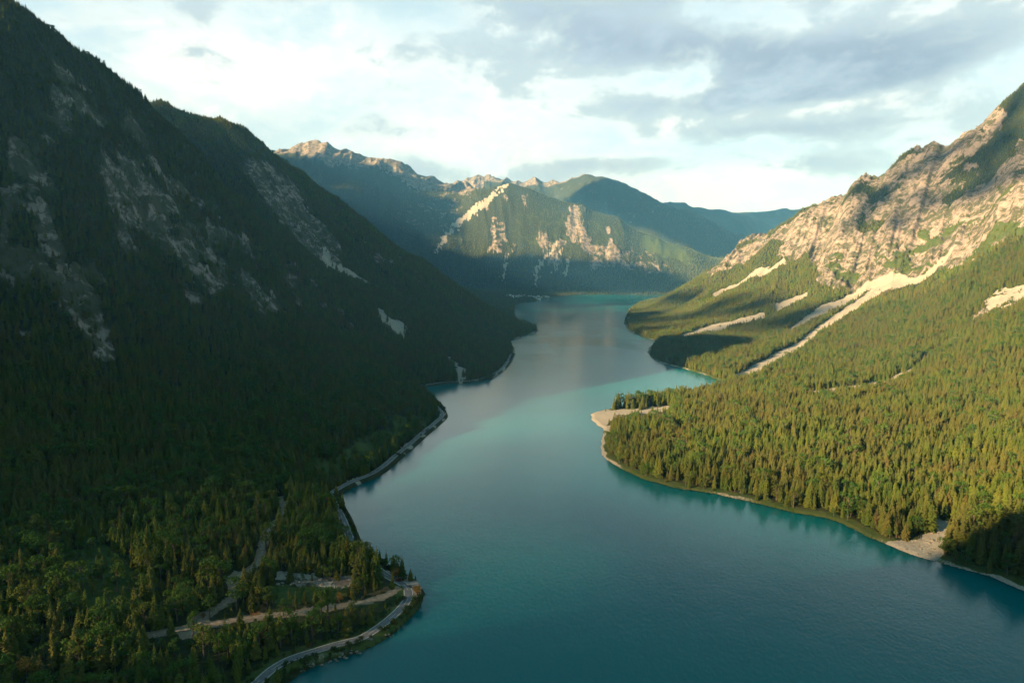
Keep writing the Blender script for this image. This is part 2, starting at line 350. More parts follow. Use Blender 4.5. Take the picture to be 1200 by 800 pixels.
# central mountain
mf = fbm(GX, GY*.6, 260, 5, 47, .6)
add(ROCK, mpoly([(640,250),(700,250),(740,285),(760,310),(700,318),(620,305)], 7300, 9300)*sstep(mf, .10, .2), .8)
add(ROCK, mpoly([(560,235),(620,225),(600,300),(540,300)], 7300, 9300)*sstep(mf, .16, .26), .8)
def far(*a): return mline(*a, 7300, 9300, 1.0)
add(SCREE, far([(511,299),(522,279),(536,262),(556,250),(572,238),(580,226),(594,215)], [3,5,7,9,7,5,3])*sstep(mot, -.45, -.25))
add(ROCK, mpoly([(575,268),(592,262),(594,285),(584,300),(570,276)], 7300, 9300)*sstep(mot, -.1, .05), .8)
add(ROCK, mpoly([(668,240),(684,244),(680,258),(688,276),(706,292),(692,296),(676,286),(654,286),(644,294),(656,276),(664,258)], 7300, 9300)*sstep(mf, -.22, -.06))
for P, wd in [([(652,284),(638,300),(630,312),(627,335)], [5,3,6,2]), ([(656,290),(652,304),(648,318)], [3,3,1.5]), ([(668,300),(664,312),(662,325)], [1.5,4,1.5]), ([(594,300),(590,330)], [3,3])]:
    add(SCREE, far(P, wd), .85)
add(ROCK, mpoly([(700,285),(760,290),(800,320),(740,320),(690,300)], 7300, 9300)*sstep(mot, .05, .15), .7)
add(GRASS, mpoly([(755,270),(800,290),(815,312),(770,298),(750,285)], 7300, 9300), .9)
add(GRASS, mpoly([(600,250),(650,240),(740,275),(720,292),(600,285)], 7300, 9300)*sstep(mot, -.05, .1), .5)
add(ROCK, mpoly([(500,215),(560,225),(545,250),(520,250),(480,235)], 7600, 9400)*sstep(mot, .12, .22), .6)
add(ROCK, mpoly([(440,235),(560,235),(540,290),(480,270)], 7600, 9400)*sstep(mot, .18, .25), .6)
# far massif: bare above the tree line
mfar = sstep(GY, 9000, 9300)*(GX < -480)
add(ROCK, mfar*(1-mpoly([(369,207),(378,196),(399,196),(420,198),(444,198),(468,205),(489,217),(510,217),(534,223),(570,235),(560,300),(300,300),(340,230)], 7000, 13000)))
add(ROCK, sstep(GY, 11900, 12200)*(GX < 1800)); ROCK *= (1-sstep(GY, 12800, 13000))
add(ROCK, (GY > 10200)*(GY < 12000)*sstep(mot, .22, .3), .5)
ROCK *= (SD > 4); ROCK *= (1-SCREE*.9)

# relief
rise = sstep(SD, 5, 400)
yy = GY; left = (GX < 0.18*GY-40)
al = np.where(left, R(-22), R(39)); al = np.where(GY > 6500, R(90), al)
ud = -GX*np.sin(al)+GY*np.cos(al); vd = GX*np.cos(al)+GY*np.sin(al)
scl = np.where(GY > 6500, 3.3, 1.0)*(1+sstep(dist, 1500, 5000)*.8)
gull = ridged(ud/scl, vd/scl*.27, 170, 5, 60, .52)-.45
AMP = np.clip(HB*.20, 0, 62)*scl*rise
relief = gull*AMP+fbm(GX, GY, 70, 4, 70)*np.clip(HB*.05, 1.0, 9)*rise*np.sqrt(scl)
crag = .7*ridged(ud/scl, vd/scl*.19, 66, 4, 80, .66)+.3*ridged(GX/scl, (GY+HB*.7)/scl, 70, 3, 85, .6)-.5
relief += crag*ROCK*np.clip(HB*.3, 0, 56)*scl
relief -= SCREE*2.0*(dist < 4000)
relief *= np.where((GY > 7000) & (GY <= 9600) & (GX > -900), .62, 1)
relief *= np.where(GY > 9200, np.where(GX < 0, .75, .7), 1)
relief *= np.where((GX < 0) & (GY < 330), .3, 1)*(.8-.32*sstep(GY, 5500, 7500))
relief *= np.where((GX < 0) & (GY < 4500), .85, 1)
relief = np.where(HB > 0, relief, 0)
wd_ = np.clip(dist*.05, 30, 260)
bank = 1.2+.06*np.maximum(SD, 0)
land = np.maximum(HB+relief, bank)
t = sstep(SD, 0, 1)*0+sstep(SD/wd_, .05, 1)
H = np.where(SD > 0, bank*(1-t)+land*t, -0.25*np.maximum(-SD, 0)-.3)
H = np.where(SD > 0, H*sstep(SD, -1, 6)+.1, H)
H = np.maximum(H, -30)
iR = np.log(RR)
def bil(G, x, y):
    r_ = np.hypot(x, y); fa = np.interp(np.log(np.maximum(r_, RR[0])), iR, np.arange(len(RR)))
    fb = np.interp(np.arctan2(x, y), AZ, np.arange(len(AZ)))
    i = np.clip(fa.astype(int), 0, len(RR)-2); j = np.clip(fb.astype(int), 0, len(AZ)-2)
    a, b = fa-i, fb-j
    return G[i, j]*(1-a)*(1-b)+G[i+1, j]*a*(1-b)+G[i, j+1]*(1-a)*b+G[i+1, j+1]*a*b
def hz(x, y): return float(bil(H, np.array([float(x)]), np.array([float(y)]))[0])
def pick(px, py, r0=150, r1=17000):
    """the ground point seen in one direction"""
    u, yy_, zz = ray(px, py)
    t_ = np.exp(np.linspace(math.log(r0), math.log(r1), 4000))/math.hypot(u, yy_)
    x, y, z = u*t_, yy_*t_, CAM_H+zz*t_
    h = bil(H, x, y); k = np.argmax(z < np.maximum(h, 0))
    return (x[k], y[k], max(h[k], 0.0))

# ------------------------------------------------------------------ roads: level the ground under them, then lay strips
def spline(P, step=4.0):
    P = [np.array(p, float) for p in P]; out = []
    Q = [2*P[0]-P[1]]+P+[2*P[-1]-P[-2]]
    for i in range(1, len(Q)-2):
        n_ = max(2, int(np.linalg.norm(Q[i+1]-Q[i])/step))
        for k in range(n_):
            t_ = k/n_
            out.append(.5*((2*Q[i])+(-Q[i-1]+Q[i+1])*t_+(2*Q[i-1]-5*Q[i]+4*Q[i+1]-Q[i+2])*t_*t_+(-Q[i-1]+3*Q[i]-3*Q[i+1]+Q[i+2])*t_**3))
    out.append(P[-1]); return np.array(out)
road_px = [(262,830),(298,800),(318,782),(339,770),(366,761),(396,752),(420,746),(437,737),(456,723),(470,710),(478,699),(478,689),(472,682),(462,677),(450,670),(438,661),(426,651),
           (416,638),(409,626),(402,607),(394,592),(388,578),(398,570),(414,562),(434,554),(450,544),(465,531),(480,519),(496,505),(511,493),(518,485),(512,476),(500,466),(487,457),(490,452),(503,449.3),(525,446.5),(548,445.5),(568,441.5),(583,435),(593,425.5),(599,414)]
road = spline([ground(a, b, 4.5) for a, b in road_px], 4)
trk1 = spline([pick(*p)[:2] for p in [(178,744),(202,739),(232,735),(260,728),(308,721),(357,716),(415,707),(450,698),(464,689)]], 4)
trk2 = spline([pick(*p)[:2] for p in [(222,744),(240,722),(258,710),(272,702),(276,690),(272,677),(290,669),(303,659),(306,647),(310,632),(318,617),(331,605),(333,594),(329,582)]], 4)
def level(P, half, soft, zmin=0.0, smooth=9):
    """cut a level bench for a road; returns its height along the line"""
    global H
    z = np.maximum(bil(H, P[:, 0], P[:, 1]), zmin)
    k = np.ones(smooth)/smooth; zp = np.pad(z, smooth//2, mode='edge'); z = np.convolve(zp, k, 'valid')[:len(P)]
    bx = (GX > P[:, 0].min()-40) & (GX < P[:, 0].max()+40) & (GY > P[:, 1].min()-40) & (GY < P[:, 1].max()+40)
    xs, ys = GX[bx], GY[bx]; best = np.full(xs.shape, 1e9); zz = np.zeros(xs.shape)
    for i in range(len(P)-1):
        a, b = P[i], P[i+1]; d = b-a; t_ = np.clip(((xs-a[0])*d[0]+(ys-a[1])*d[1])/(d@d+1e-9), 0, 1)
        ds = np.hypot(xs-a[0]-t_*d[0], ys-a[1]-t_*d[1]); m = ds < best
        best = np.where(m, ds, best); zz = np.where(m, z[i]+(z[i+1]-z[i])*t_, zz)
    w_ = 1-sstep(best, half, half+soft)
    h = H[bx]; H[bx] = h*(1-w_)+(zz-.25)*w_
    return z, bx, best
zr, bR, dR = level(road, 5.5, 7, 3.2, 25)
# the layby on the outside of the bend
z1, b1, d1 = level(trk1, 3.5, 5)
z2, b2, d2 = level(trk2, 3.5, 5)
ROADD = np.full(GX.shape, 1e3, np.float32); ROADD[bR] = dR
TRKD = np.full(GX.shape, 1e3, np.float32); TRKD[b1] = d1; t_ = TRKD[b2]; TRKD[b2] = np.minimum(t_, d2)
DIRT = (1-sstep(TRKD+fbm(GX, GY, 9, 3, 90)*3, 2.5, 6)).astype(np.float32)
# gravel cutting behind the headland, turning place, beach under the road, shore gravel
def gpoly(P, soft=0):
    Q = np.array([pick(*p)[:2] for p in P]); return inside(GX+fbm(GX, GY, 14, 3, 91)*5, GY+fbm(GX, GY, 14, 3, 92)*5, Q)
CUT = (gpoly([(318,671),(330,668),(352,671),(375,676),(418,674),(416,684),(400,690),(370,688),(345,684),(325,680)])).astype(np.float32)
add(ROCK, CUT, .9); add(SCREE, CUT*sstep(fbm(GX, GY, 16, 3, 93), .0, .15), .8); add(DIRT, gpoly([(198,740),(214,735),(226,722),(240,716),(240,738),(222,746)]).astype(np.float32), .9)
add(DIRT, gpoly([(262,676),(274,668),(292,668),(286,680),(268,684)]).astype(np.float32), .8)
REDD = gpoly([(288,720),(296,712),(310,706),(314,713),(306,719)]).astype(np.float32)
REDD = np.maximum(REDD, gpoly([(412,704),(440,695),(456,688),(458,691),(440,698)])*.6)
shoreband = (SD > 0)*(1-sstep(SD+fbm(GX, GY, 40, 3, 95)*8*np.clip(dist/900, 1, 2), 3.0, 6.5))*np.clip(.55+fbm(GX, GY, 150, 3, 96)*1.6, 0, 1)
right_ = GX > .12*GY
add(SCREE, (shoreband*np.where(right_, .8, np.where(GY < 520, .42, np.where(GY > 1100, 1.0, .7)))).astype(np.float32))
add(SCREE, ((1-sstep(np.abs(ROADD-6+fbm(GX, GY, 60, 2, 99)*5), 1, 5))*sstep(fbm(GX, GY, 45, 3, 97), .22, .32)*(GY > 640)).astype(np.float32), .8)
add(GRASS, mpoly([(70,650),(120,640),(165,665),(165,700),(150,730),(120,720),(80,690)], 300, 800)*.9)
add(GRASS, mpoly([(330,560),(395,560),(470,520),(505,488),(480,478),(440,505),(395,530)], 700, 1300)*.8)
add(GRASS, mpoly([(318,688),(400,692),(430,692),(410,700),(350,708),(318,704)], 300, 700)*.75)
add(GRASS, ((ROADD < 10)*(GY < 520)*.8).astype(np.float32)); add(GRASS, ((SD > 0)*(SD < 14)*right_*.55).astype(np.float32))
add(ROCK, mpoly([(85,582),(100,585),(112,600),(135,606),(130,612),(105,606),(82,592)], 400, 800)*.7)
VSP = [(594,347.0),(598,346.4),(600.5,347.6),(603,346.6),(605.5,347.8),(608,346.4),(611,347.2),(614,346.8),(616.5,347.9),(619,347.3),(622,347.2),(625,348.3),(628,348.9),(631,347.6),(634,348.6),(637,347.9),(640,348.0),(642.5,348.4),(629,350.2),(632,351.0),(607,349.0),(601,349.3)]
VIL = []
for a_, b_ in VSP:
    p_ = pick(a_, b_)
    if p_[1] < 5000: p_ = (*ground(a_, b_, 3), 3)
    VIL.append(p_)
VILD = np.full(GX.shape, 1e9)
bv = (np.abs(GX-VIL[8][0]) < 1500) & (GY > 5000) & (GY < 9000)
for p_ in VIL: VILD[bv] = np.minimum(VILD[bv], np.hypot((GX[bv]-p_[0]), (GY[bv]-p_[1])*.45))
add(GRASS, ((VILD < 75)*(SD > 0)).astype(np.float32))
clear = np.maximum.reduce([(ROADD < 4.8)*1.0, DIRT*1.0, (TRKD < 4)*1.0, (VILD < 62)*1.0])

# ------------------------------------------------------------------ ground material and meshes
def link(name, me, parent=None):
    o = bpy.data.objects.new(name, me); COL.objects.link(o)
    if parent: o.parent = parent
    return o
def grid_ground_mat():
    m = bpy.data.materials.new('ground'); m.use_nodes = True; g = NT(m.node_tree)
    at = g.new('ShaderNodeAttribute', attribute_name='cover'); s_ = g.new('ShaderNodeSeparateColor', ins={0: at.outputs['Color']})
    at2 = g.new('ShaderNodeAttribute', attribute_name='soil'); s2 = g.new('ShaderNodeSeparateColor', ins={0: at2.outputs['Color']})
    pos = g.new('ShaderNodeNewGeometry').outputs['Position']
    nb = g.noise(pos, .012, 6, .6); nm = g.noise(pos, .07, 7, .65, .4); nf = g.noise(pos, .6, 5, .65)
    floor = g.mix(g.ramp(nm, .35, .65), (.020, .030, .012), (.045, .050, .020))
    grass = g.mix(g.ramp(nm, .3, .7), (.040, .075, .016), (.085, .095, .030))
    rk = g.mix(g.ramp(nm, .38, .62), (.115, .093, .080), (.295, .245, .215))
    rk = g.mix(g.ramp(nb, .42, .65), rk, (.30, .235, .205)); rk = g.mix(g.math('MULTIPLY', g.ramp(nf, .55, .7), .45), rk, (.09, .085, .06))
    n2 = g.noise(pos, .028, 8, .68, .6)
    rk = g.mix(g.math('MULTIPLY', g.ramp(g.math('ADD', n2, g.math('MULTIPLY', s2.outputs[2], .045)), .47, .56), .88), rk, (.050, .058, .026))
    scr = g.mix(g.ramp(nf, .3, .7), (.26, .225, .19), (.39, .345, .29)); scr = g.mix(g.math('MULTIPLY', g.ramp(nm, .5, .7), .4), scr, (.27, .235, .19))
    dirt = g.mix(nf, (.17, .125, .09), (.30, .23, .17)); red = g.mix(nf, (.10, .06, .03), (.26, .13, .05))
    ed = g.math('MULTIPLY', g.math('SUBTRACT', nf, .5), .7)
    def msk(c): return g.ramp(g.math('ADD', c, ed), .3, .6)
    c = g.mix(msk(s_.outputs[1]), floor, grass); c = g.mix(msk(s_.outputs[0]), c, rk); c = g.mix(msk(s_.outputs[2]), c, scr)
    c = g.mix(msk(s2.outputs[0]), c, dirt); c = g.mix(msk(s2.outputs[1]), c, red)
    bmp = g.new('ShaderNodeBump', ins={'Strength': .8, 'Distance': 2.5, 'Height': g.math('ADD', nm, g.math('MULTIPLY', nf, .35))})
    b = g.new('ShaderNodeBsdfPrincipled', ins={'Base Color': c, 'Roughness': .95, 'Normal': bmp.outputs[0]}); b.inputs['Specular IOR Level'].default_value = .15
    g.new('ShaderNodeOutputMaterial', ins={0: b.outputs[0]}); return m
M_ground = grid_ground_mat()
nr, na = H.shape
cell_y = GY[:-1, :-1]; cell_x = GX[:-1, :-1]; csd = SD[:-1, :-1]; csd2 = SD[1:, 1:]
keepc = (np.maximum(csd, csd2) > -40)
vl = (cell_y*.0+np.interp(cell_x, [-900, -560, 0, 150], [1800, 2050, 2330, 2420]))   # valley line between the two left ridges
lf = cell_x < 0.15*cell_y-30
reg = np.where(cell_y > 6750, 4, np.where(lf, np.where(cell_y > vl, 2, 1), 3))
reg = np.where((cell_y > 6750) & (cell_y < 9350) & (cell_x > -1050) & (cell_x < 2600), 5, reg)
reg = np.where(cell_y < 250, np.where(cell_x < 150, 1, 3), reg)
names = {1: 'mountain_left', 2: 'mountain_left_beyond', 3: 'mountain_right', 5: 'mountain_centre', 4: 'mountains_far'}
allco = np.stack([GX, GY, H], -1).reshape(-1, 3)
cov = np.stack([ROCK, GRASS, SCREE, np.ones_like(ROCK)], -1).reshape(-1, 4)
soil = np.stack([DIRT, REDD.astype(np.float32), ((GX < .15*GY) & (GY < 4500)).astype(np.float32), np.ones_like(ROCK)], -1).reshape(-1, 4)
idx = np.arange(nr*na).reshape(nr, na)
quads = np.stack([idx[:-1, :-1], idx[:-1, 1:], idx[1:, 1:], idx[1:, :-1]], -1)
for k, nm_ in names.items():
    q = quads[(reg == k) & keepc]
    used, inv = np.unique(q.ravel(), return_inverse=True); inv = inv.reshape(-1, 4)[:, ::-1]
    me = bpy.data.meshes.new(nm_); me.vertices.add(len(used)); me.vertices.foreach_set('co', allco[used].ravel().astype(np.float32))
    me.loops.add(inv.size); me.loops.foreach_set('vertex_index', inv.ravel().astype(np.int32))
    me.polygons.add(len(inv)); me.polygons.foreach_set('loop_start', np.arange(0, inv.size, 4, dtype=np.int32))
    me.polygons.foreach_set('loop_total', np.full(len(inv), 4, np.int32)); me.update(calc_edges=True)
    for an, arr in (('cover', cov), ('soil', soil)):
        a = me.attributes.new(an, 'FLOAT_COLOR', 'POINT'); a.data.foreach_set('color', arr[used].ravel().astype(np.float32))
    me.materials.append(M_ground); me.polygons.foreach_set('use_smooth', np.ones(len(inv), bool))
    o = link(nm_, me); o['kind'] = 'structure'

# ------------------------------------------------------------------ water
def water_mat():
    m = bpy.data.materials.new('water'); m.use_nodes = True; g = NT(m.node_tree)
    pos = g.new('ShaderNodeNewGeometry').outputs['Position']
    mp = g.new('ShaderNodeMapping', ins={0: pos}); mp.inputs['Scale'].default_value = (1, .6, 1); mp.inputs['Rotation'].default_value = (0, 0, .5)
    n1 = g.noise(mp.outputs[0], .35, 4, .6); n2 = g.noise(mp.outputs[0], .05, 3, .5)
    mp2 = g.new('ShaderNodeMapping', ins={0: pos}); mp2.inputs['Scale'].default_value = (.0016, .00035, 1); mp2.inputs['Rotation'].default_value = (0, 0, .12)
    wind = g.noise(mp2.outputs[0], 1.0, 5, .6, .8)
    c = g.mix(g.ramp(g.noise(pos, .003, 3, .5), .35, .65), (.0003, .118, .134), (.0004, .136, .150))
    bmp = g.new('ShaderNodeBump', ins={'Strength': .28, 'Distance': .7, 'Height': g.math('ADD', n1, n2)})
    rough = g.new('ShaderNodeMapRange', ins={0: g.ramp(wind, .45, .62), 3: .20, 4: .08}).outputs[0]
    sy_ = g.new('ShaderNodeSeparateXYZ', ins={0: pos}).outputs[1]      # more wind further up the lake
    rough = g.math('ADD', g.math('MULTIPLY', rough, g.ramp(sy_, 500, 2400)), g.math('MULTIPLY', g.math('SUBTRACT', 1.0, g.ramp(sy_, 500, 2400)), .10))
    b = g.new('ShaderNodeBsdfPrincipled', ins={'Base Color': c, 'Roughness': rough, 'IOR': 1.333, 'Specular IOR Level': .5, 'Normal': bmp.outputs[0]})
    b.inputs['Subsurface Weight'].default_value = 1.0; b.inputs['Subsurface Radius'].default_value = (1, 1, 1); b.inputs['Subsurface Scale'].default_value = 110.0
    g.new('ShaderNodeOutputMaterial', ins={0: b.outputs[0]}); return m
me = bpy.data.meshes.new('water'); me.from_pydata([(-6000,-1500,0),(6000,-1500,0),(6000,9000,0),(-6000,9000,0)], [], [(0,1,2,3)])
me.materials.append(water_mat()); wo = link('water', me); wo['kind'] = 'structure'

# ------------------------------------------------------------------ mesh helper
class MB:
    def __init__(s): s.v = []; s.f = []; s.m = []
    def quad(s, *p, mi=0):
        k = len(s.v); s.v += [tuple(q) for q in p]; s.f.append(tuple(range(k, k+len(p)))); s.m.append(mi)
    def tube(s, pts, rad, n=6, mi=0, cap=True):
        rings = []
        for i, (p, r_) in enumerate(zip(pts, rad)):
            p = Vector(p); d = (Vector(pts[min(i+1, len(pts)-1)])-Vector(pts[max(i-1, 0)])).normalized()
            a = d.orthogonal().normalized(); b = d.cross(a); k = len(s.v)
            for j in range(n):
                t = 2*math.pi*j/n; s.v.append(tuple(p+(a*math.cos(t)+b*math.sin(t))*r_))
            rings.append(k)
        for a, b in zip(rings, rings[1:]):
            for j in range(n): s.f.append((a+j, a+(j+1) % n, b+(j+1) % n, b+j)); s.m.append(mi)
        if cap:
            s.f.append(tuple(rings[0]+j for j in range(n))[::-1]); s.m.append(mi)
            s.f.append(tuple(rings[-1]+j for j in range(n))); s.m.append(mi)
    def box(s, c, d, mi=0, rz=0.0, taper=1.0):
        cx, cy, cz = c; k = len(s.v); cs, sn = math.cos(rz), math.sin(rz)
        for z in (-1, 1):
            q = taper if z > 0 else 1
            for x, y in ((-1, -1), (1, -1), (1, 1), (-1, 1)):
                X_, Y_ = x*d[0]/2*q, y*d[1]/2*q
                s.v.append((cx+X_*cs-Y_*sn, cy+X_*sn+Y_*cs, cz+z*d[2]/2))
        for f in ((0, 3, 2, 1), (4, 5, 6, 7), (0, 1, 5, 4), (1, 2, 6, 5), (2, 3, 7, 6), (3, 0, 4, 7)):
            s.f.append(tuple(k+i for i in f)); s.m.append(mi)
    def mesh(s, name, mats, smooth=False):
        me = bpy.data.meshes.new(name); me.from_pydata(s.v, [], s.f)
        for m in mats: me.materials.append(m)
        if len(mats) > 1: me.polygons.foreach_set('material_index', s.m)
        if smooth: me.polygons.foreach_set('use_smooth', [True]*len(s.f))
        me.update(); return me
def simple(name, col, rough=.8, metal=0, var=.12, scale=3.0, bump=0.0):
    m = bpy.data.materials.new(name); m.use_nodes = True; g = NT(m.node_tree)
    tcx = g.new('ShaderNodeTexCoord').outputs['Object']; n_ = g.noise(tcx, scale, 5, .6)
    lo = tuple(c*(1-var*2) for c in col); hi = tuple(min(1, c*(1+var*2)) for c in col)
    c = g.mix(g.ramp(n_, .3, .7), lo, hi)
    b = g.new('ShaderNodeBsdfPrincipled', ins={'Base Color': c, 'Roughness': rough, 'Metallic': metal})
    if bump: g.l.new(g.new('ShaderNodeBump', ins={'Strength': bump, 'Distance': .1, 'Height': n_}).outputs[0], b.inputs['Normal'])
    g.new('ShaderNodeOutputMaterial', ins={0: b.outputs[0]}); return m
def leaf_mat(name, cols, trans=.22, nscale=.35):
    """foliage; every tree takes its own tint between the given greens"""
    m = bpy.data.materials.new(name); m.use_nodes = True; g = NT(m.node_tree)
    rnd = g.new('ShaderNodeObjectInfo').outputs['Random']
    pos = g.new('ShaderNodeNewGeometry').outputs['Position']
    cr = g.new('ShaderNodeValToRGB'); g.l.new(rnd, cr.inputs[0]); e = cr.color_ramp.elements
    for i, (p, c) in enumerate(cols):
        el_ = e[i] if i < 2 else e.new(p); el_.position = p; el_.color = (*c, 1)
    patch = g.noise(pos, .013, 3, .6); fine = g.noise(pos, nscale, 3, .6)
    c = g.mix(g.ramp(patch, .35, .65), cr.outputs[0], g.mix(.5, cr.outputs[0], cols[-1][1]))
    c = g.mix(g.math('MULTIPLY', g.ramp(fine, .45, .7), .35), c, tuple(x*1.7 for x in cols[0][1]))
    d = g.new('ShaderNodeBsdfDiffuse', ins={0: c}); t = g.new('ShaderNodeBsdfTranslucent', ins={0: c})
    mx = g.new('ShaderNodeMixShader', ins={0: trans, 1: d.outputs[0], 2: t.outputs[0]})
    g.new('ShaderNodeOutputMaterial', ins={0: mx.outputs[0]}); return m
M_spruce = leaf_mat('spruce_needles', [(0, (.048, .086, .018)), (1, (.122, .146, .028)), (.35, (.076, .115, .021)), (.7, (.108, .135, .024)), (.95, (.126, .134, .028)), (.985, (.12, .080, .035))])
M_leaf = leaf_mat('broad_leaves', [(0, (.045, .105, .024)), (1, (.15, .13, .03)), (.4, (.065, .125, .028)), (.8, (.09, .14, .03))], .3)
M_shrub = leaf_mat('shrub_leaves', [(0, (.034, .070, .022)), (1, (.10, .085, .030)), (.5, (.050, .085, .024)), (.8, (.065, .090, .028))], .25)
M_autumn = leaf_mat('autumn_leaves', [(0, (.20, .13, .03)), (1, (.30, .15, .05)), (.5, (.24, .15, .035))], .3)
M_bark = simple('bark', (.11, .085, .065), .9, scale=20)

def spruce(seed, whorls=15, per=8, slim=1.0, bare=.08, sparse=0.0):
    """unit-height spruce: (crown, trunk) builders; every bough is a folded drooping blade with hanging twigs"""
    r_ = random.Random(seed); c = MB(); t = MB()
    t.tube([(0, 0, -.03), (0, 0, bare+.1), (0, 0, .6), (0, 0, .985)], [.017, .014, .008, .002], 6)
    for k in range(whorls):
        u = k/(whorls-1); z = bare+(0.965-bare)*u**.92
        rad = (.185*slim*(1-u)**.78*(1+.12*math.sin(k*2.1+seed))+.010)*(1-.25*max(0, .12-u)/.12)
        n_ = max(4, int(per*(1-u*.45))); ph = r_.random()*6.3
        for j in range(n_):
            if r_.random() < sparse: continue
            a = ph+2*math.pi*j/n_+r_.uniform(-.25, .25); L = rad*r_.uniform(.68, 1.18); wdt = L*r_.uniform(.30, .42)+.006
            dz = r_.uniform(-.010, .012); ca, sa = math.cos(a), math.sin(a)
            up0 = z+.022*(1-u)+dz
            P = lambda q, s_, h: (ca*q-sa*s_, sa*q+ca*s_, h)
            droop = (.035+.05*(1-u))*r_.uniform(.7, 1.3)*(L/.18+.25)
            A = P(.0, 0, up0); B = P(L*.55, 0, up0-.25*droop+.006); T = P(L, r_.uniform(-.01, .01), up0-droop)
            lft = P(L*.52, wdt, up0-.75*droop-.006); rgt = P(L*.52, -wdt, up0-.75*droop-.006)
            c.quad(A, B, lft); c.quad(A, rgt, B); c.quad(B, T, lft); c.quad(B, rgt, T)
            h1 = P(L*.62, wdt*.2, up0-droop-.045*(1-u*.6)); c.quad(P(L*.35, 0, up0-.2*droop), P(L*.9, 0, up0-.85*droop), h1)
    c.tube([(0, 0, .955), (0, 0, 1.0)], [.006, .001], 4)
    return c, t
def spruce_low(seed):
    r_ = random.Random(seed); c = MB(); K = 6; n_ = 9
    for k in range(K):
        u = k/K; z = .06+.94*u; top = min(1.0, z+.34*(1-u)+.06); rad = .19*(1-u)**.85+.015
        ph = r_.random()*6; ap = len(c.v); c.v.append((0, 0, top))
        for j in range(n_):
            q = rad*(1.12 if j % 2 else .62)*r_.uniform(.8, 1.15); a = ph+2*math.pi*j/n_
            c.v.append((math.cos(a)*q, math.sin(a)*q, z+(0 if j % 2 else .035)))
        for j in range(n_): c.f.append((ap, ap+1+j, ap+1+(j+1) % n_)); c.m.append(0)
    return c
def broadleaf(seed, wide=1.0, nl=620, trunk=.22, gaps=.2):
    r_ = random.Random(seed); c = MB(); t = MB()
    t.tube([(0, 0, -.03), (.01, 0, trunk), (-.01, .01, .5), (.01, 0, .75)], [.028, .022, .014, .005], 6)
    lobes = []
    for k in range(11):
        a = k*2.4+r_.random(); u = r_.uniform(.0, 1); z = trunk+.14+u*(.80-trunk)
        q = .21*wide*math.sqrt(max(.05, 1-((z-.55)/.5)**2))*r_.uniform(.5, 1.0)
        p = (math.cos(a)*q, math.sin(a)*q, z); lobes.append((p, r_.uniform(.09, .15)*(.7+.3*wide)))
        t.tube([(0, 0, min(z*.75, .6)), (p[0]*.5, p[1]*.5, z*.9), p], [.010, .007, .002], 4)
    lobes.append(((0, 0, .87), .11))
    for i in range(nl):
        p, R0 = lobes[i % len(lobes)]
        d = Vector((r_.gauss(0, 1), r_.gauss(0, 1), r_.gauss(0, 1)+.25)).normalized()
        if d.z < -.5 and r_.random() < .6: continue
        q = Vector(p)+Vector((d.x*R0, d.y*R0, d.z*R0*.85))*r_.uniform(.7, 1.08)
        s_ = r_.uniform(.016, .032)*(1.2 if nl < 400 else 1); n_ = (d+Vector((r_.gauss(0, .4), r_.gauss(0, .4), r_.gauss(0, .4)))).normalized()
        a = n_.orthogonal().normalized(); b = n_.cross(a); rt = r_.random()*3; a, b = a*math.cos(rt)+b*math.sin(rt), b*math.cos(rt)-a*math.sin(rt)
        c.quad(q-a*s_, q-b*s_*.8, q+a*s_*1.1, q+b*s_*.8)
    return c, t
def shrub_mb(seed, nl=230):
    r_ = random.Random(seed); c = MB(); t = MB(); L = []
    for k in range(7):
        a = r_.random()*6.3; q = r_.uniform(.1, .45); p = (math.cos(a)*q, math.sin(a)*q, r_.uniform(.25, .7)); L.append((p, r_.uniform(.2, .3)))
        t.tube([(0, 0, -.1), (p[0]*.5, p[1]*.5, p[2]*.6), p], [.03, .02, .008], 4)
    for i in range(nl):
        p, R0 = L[i % 7]; d = Vector((r_.gauss(0, 1), r_.gauss(0, 1), r_.gauss(0, 1)+.3)).normalized()
        q = Vector(p)+d*R0*r_.uniform(.6, 1.1); q.z = max(q.z, .02); s_ = r_.uniform(.05, .10)
        n_ = (d+Vector((r_.gauss(0, .4), r_.gauss(0, .4), r_.gauss(0, .4)))).normalized(); a = n_.orthogonal().normalized(); b = n_.cross(a)
        c.quad(q-a*s_, q-b*s_*.8, q+a*s_, q+b*s_*.8)
    return c, t
def both(cm, tm, name, lm):
    j = MB(); j.v = list(cm.v); j.f = list(cm.f); j.m = [0]*len(cm.f); k = len(j.v)
    j.v += tm.v; j.f += [tuple(k+i for i in f) for f in tm.f]; j.m += [1]*len(tm.f)
    return j.mesh(name, [lm, M_bark])
SPR = [spruce(1), spruce(2, 14, 8, .82, .05), spruce(3, 16, 8, 1.12, .10, .06), spruce(4, 13, 7, .70, .22, .16), spruce(5, 15, 9, .95, .04), spruce(6, 12, 7, .85, .34, .22)]
BRD = [broadleaf(1), broadleaf(2, 1.25), broadleaf(3, .75, 560, .25), broadleaf(4, 1.0, 600, .15)]
SHR = [shrub_mb(1), shrub_mb(2), shrub_mb(3)]
spr_parts = [(c.mesh('spruce_crown', [M_spruce]), t.mesh('spruce_trunk', [M_bark])) for c, t in SPR]
brd_parts = [(c.mesh('leaf_crown', [M_leaf]), t.mesh('leaf_trunk', [M_bark])) for c, t in BRD]
aut_parts = [(BRD[i][0].mesh('autumn_crown', [M_autumn]), brd_parts[i][1]) for i in (0, 1)]
shr_parts = [(c.mesh('shrub_crown', [M_shrub]), t.mesh('shrub_stems', [M_bark])) for c, t in SHR]
ash_parts = [(SHR[i][0].mesh('autumn_shrub', [M_autumn]), shr_parts[i][1]) for i in (0, 1)]
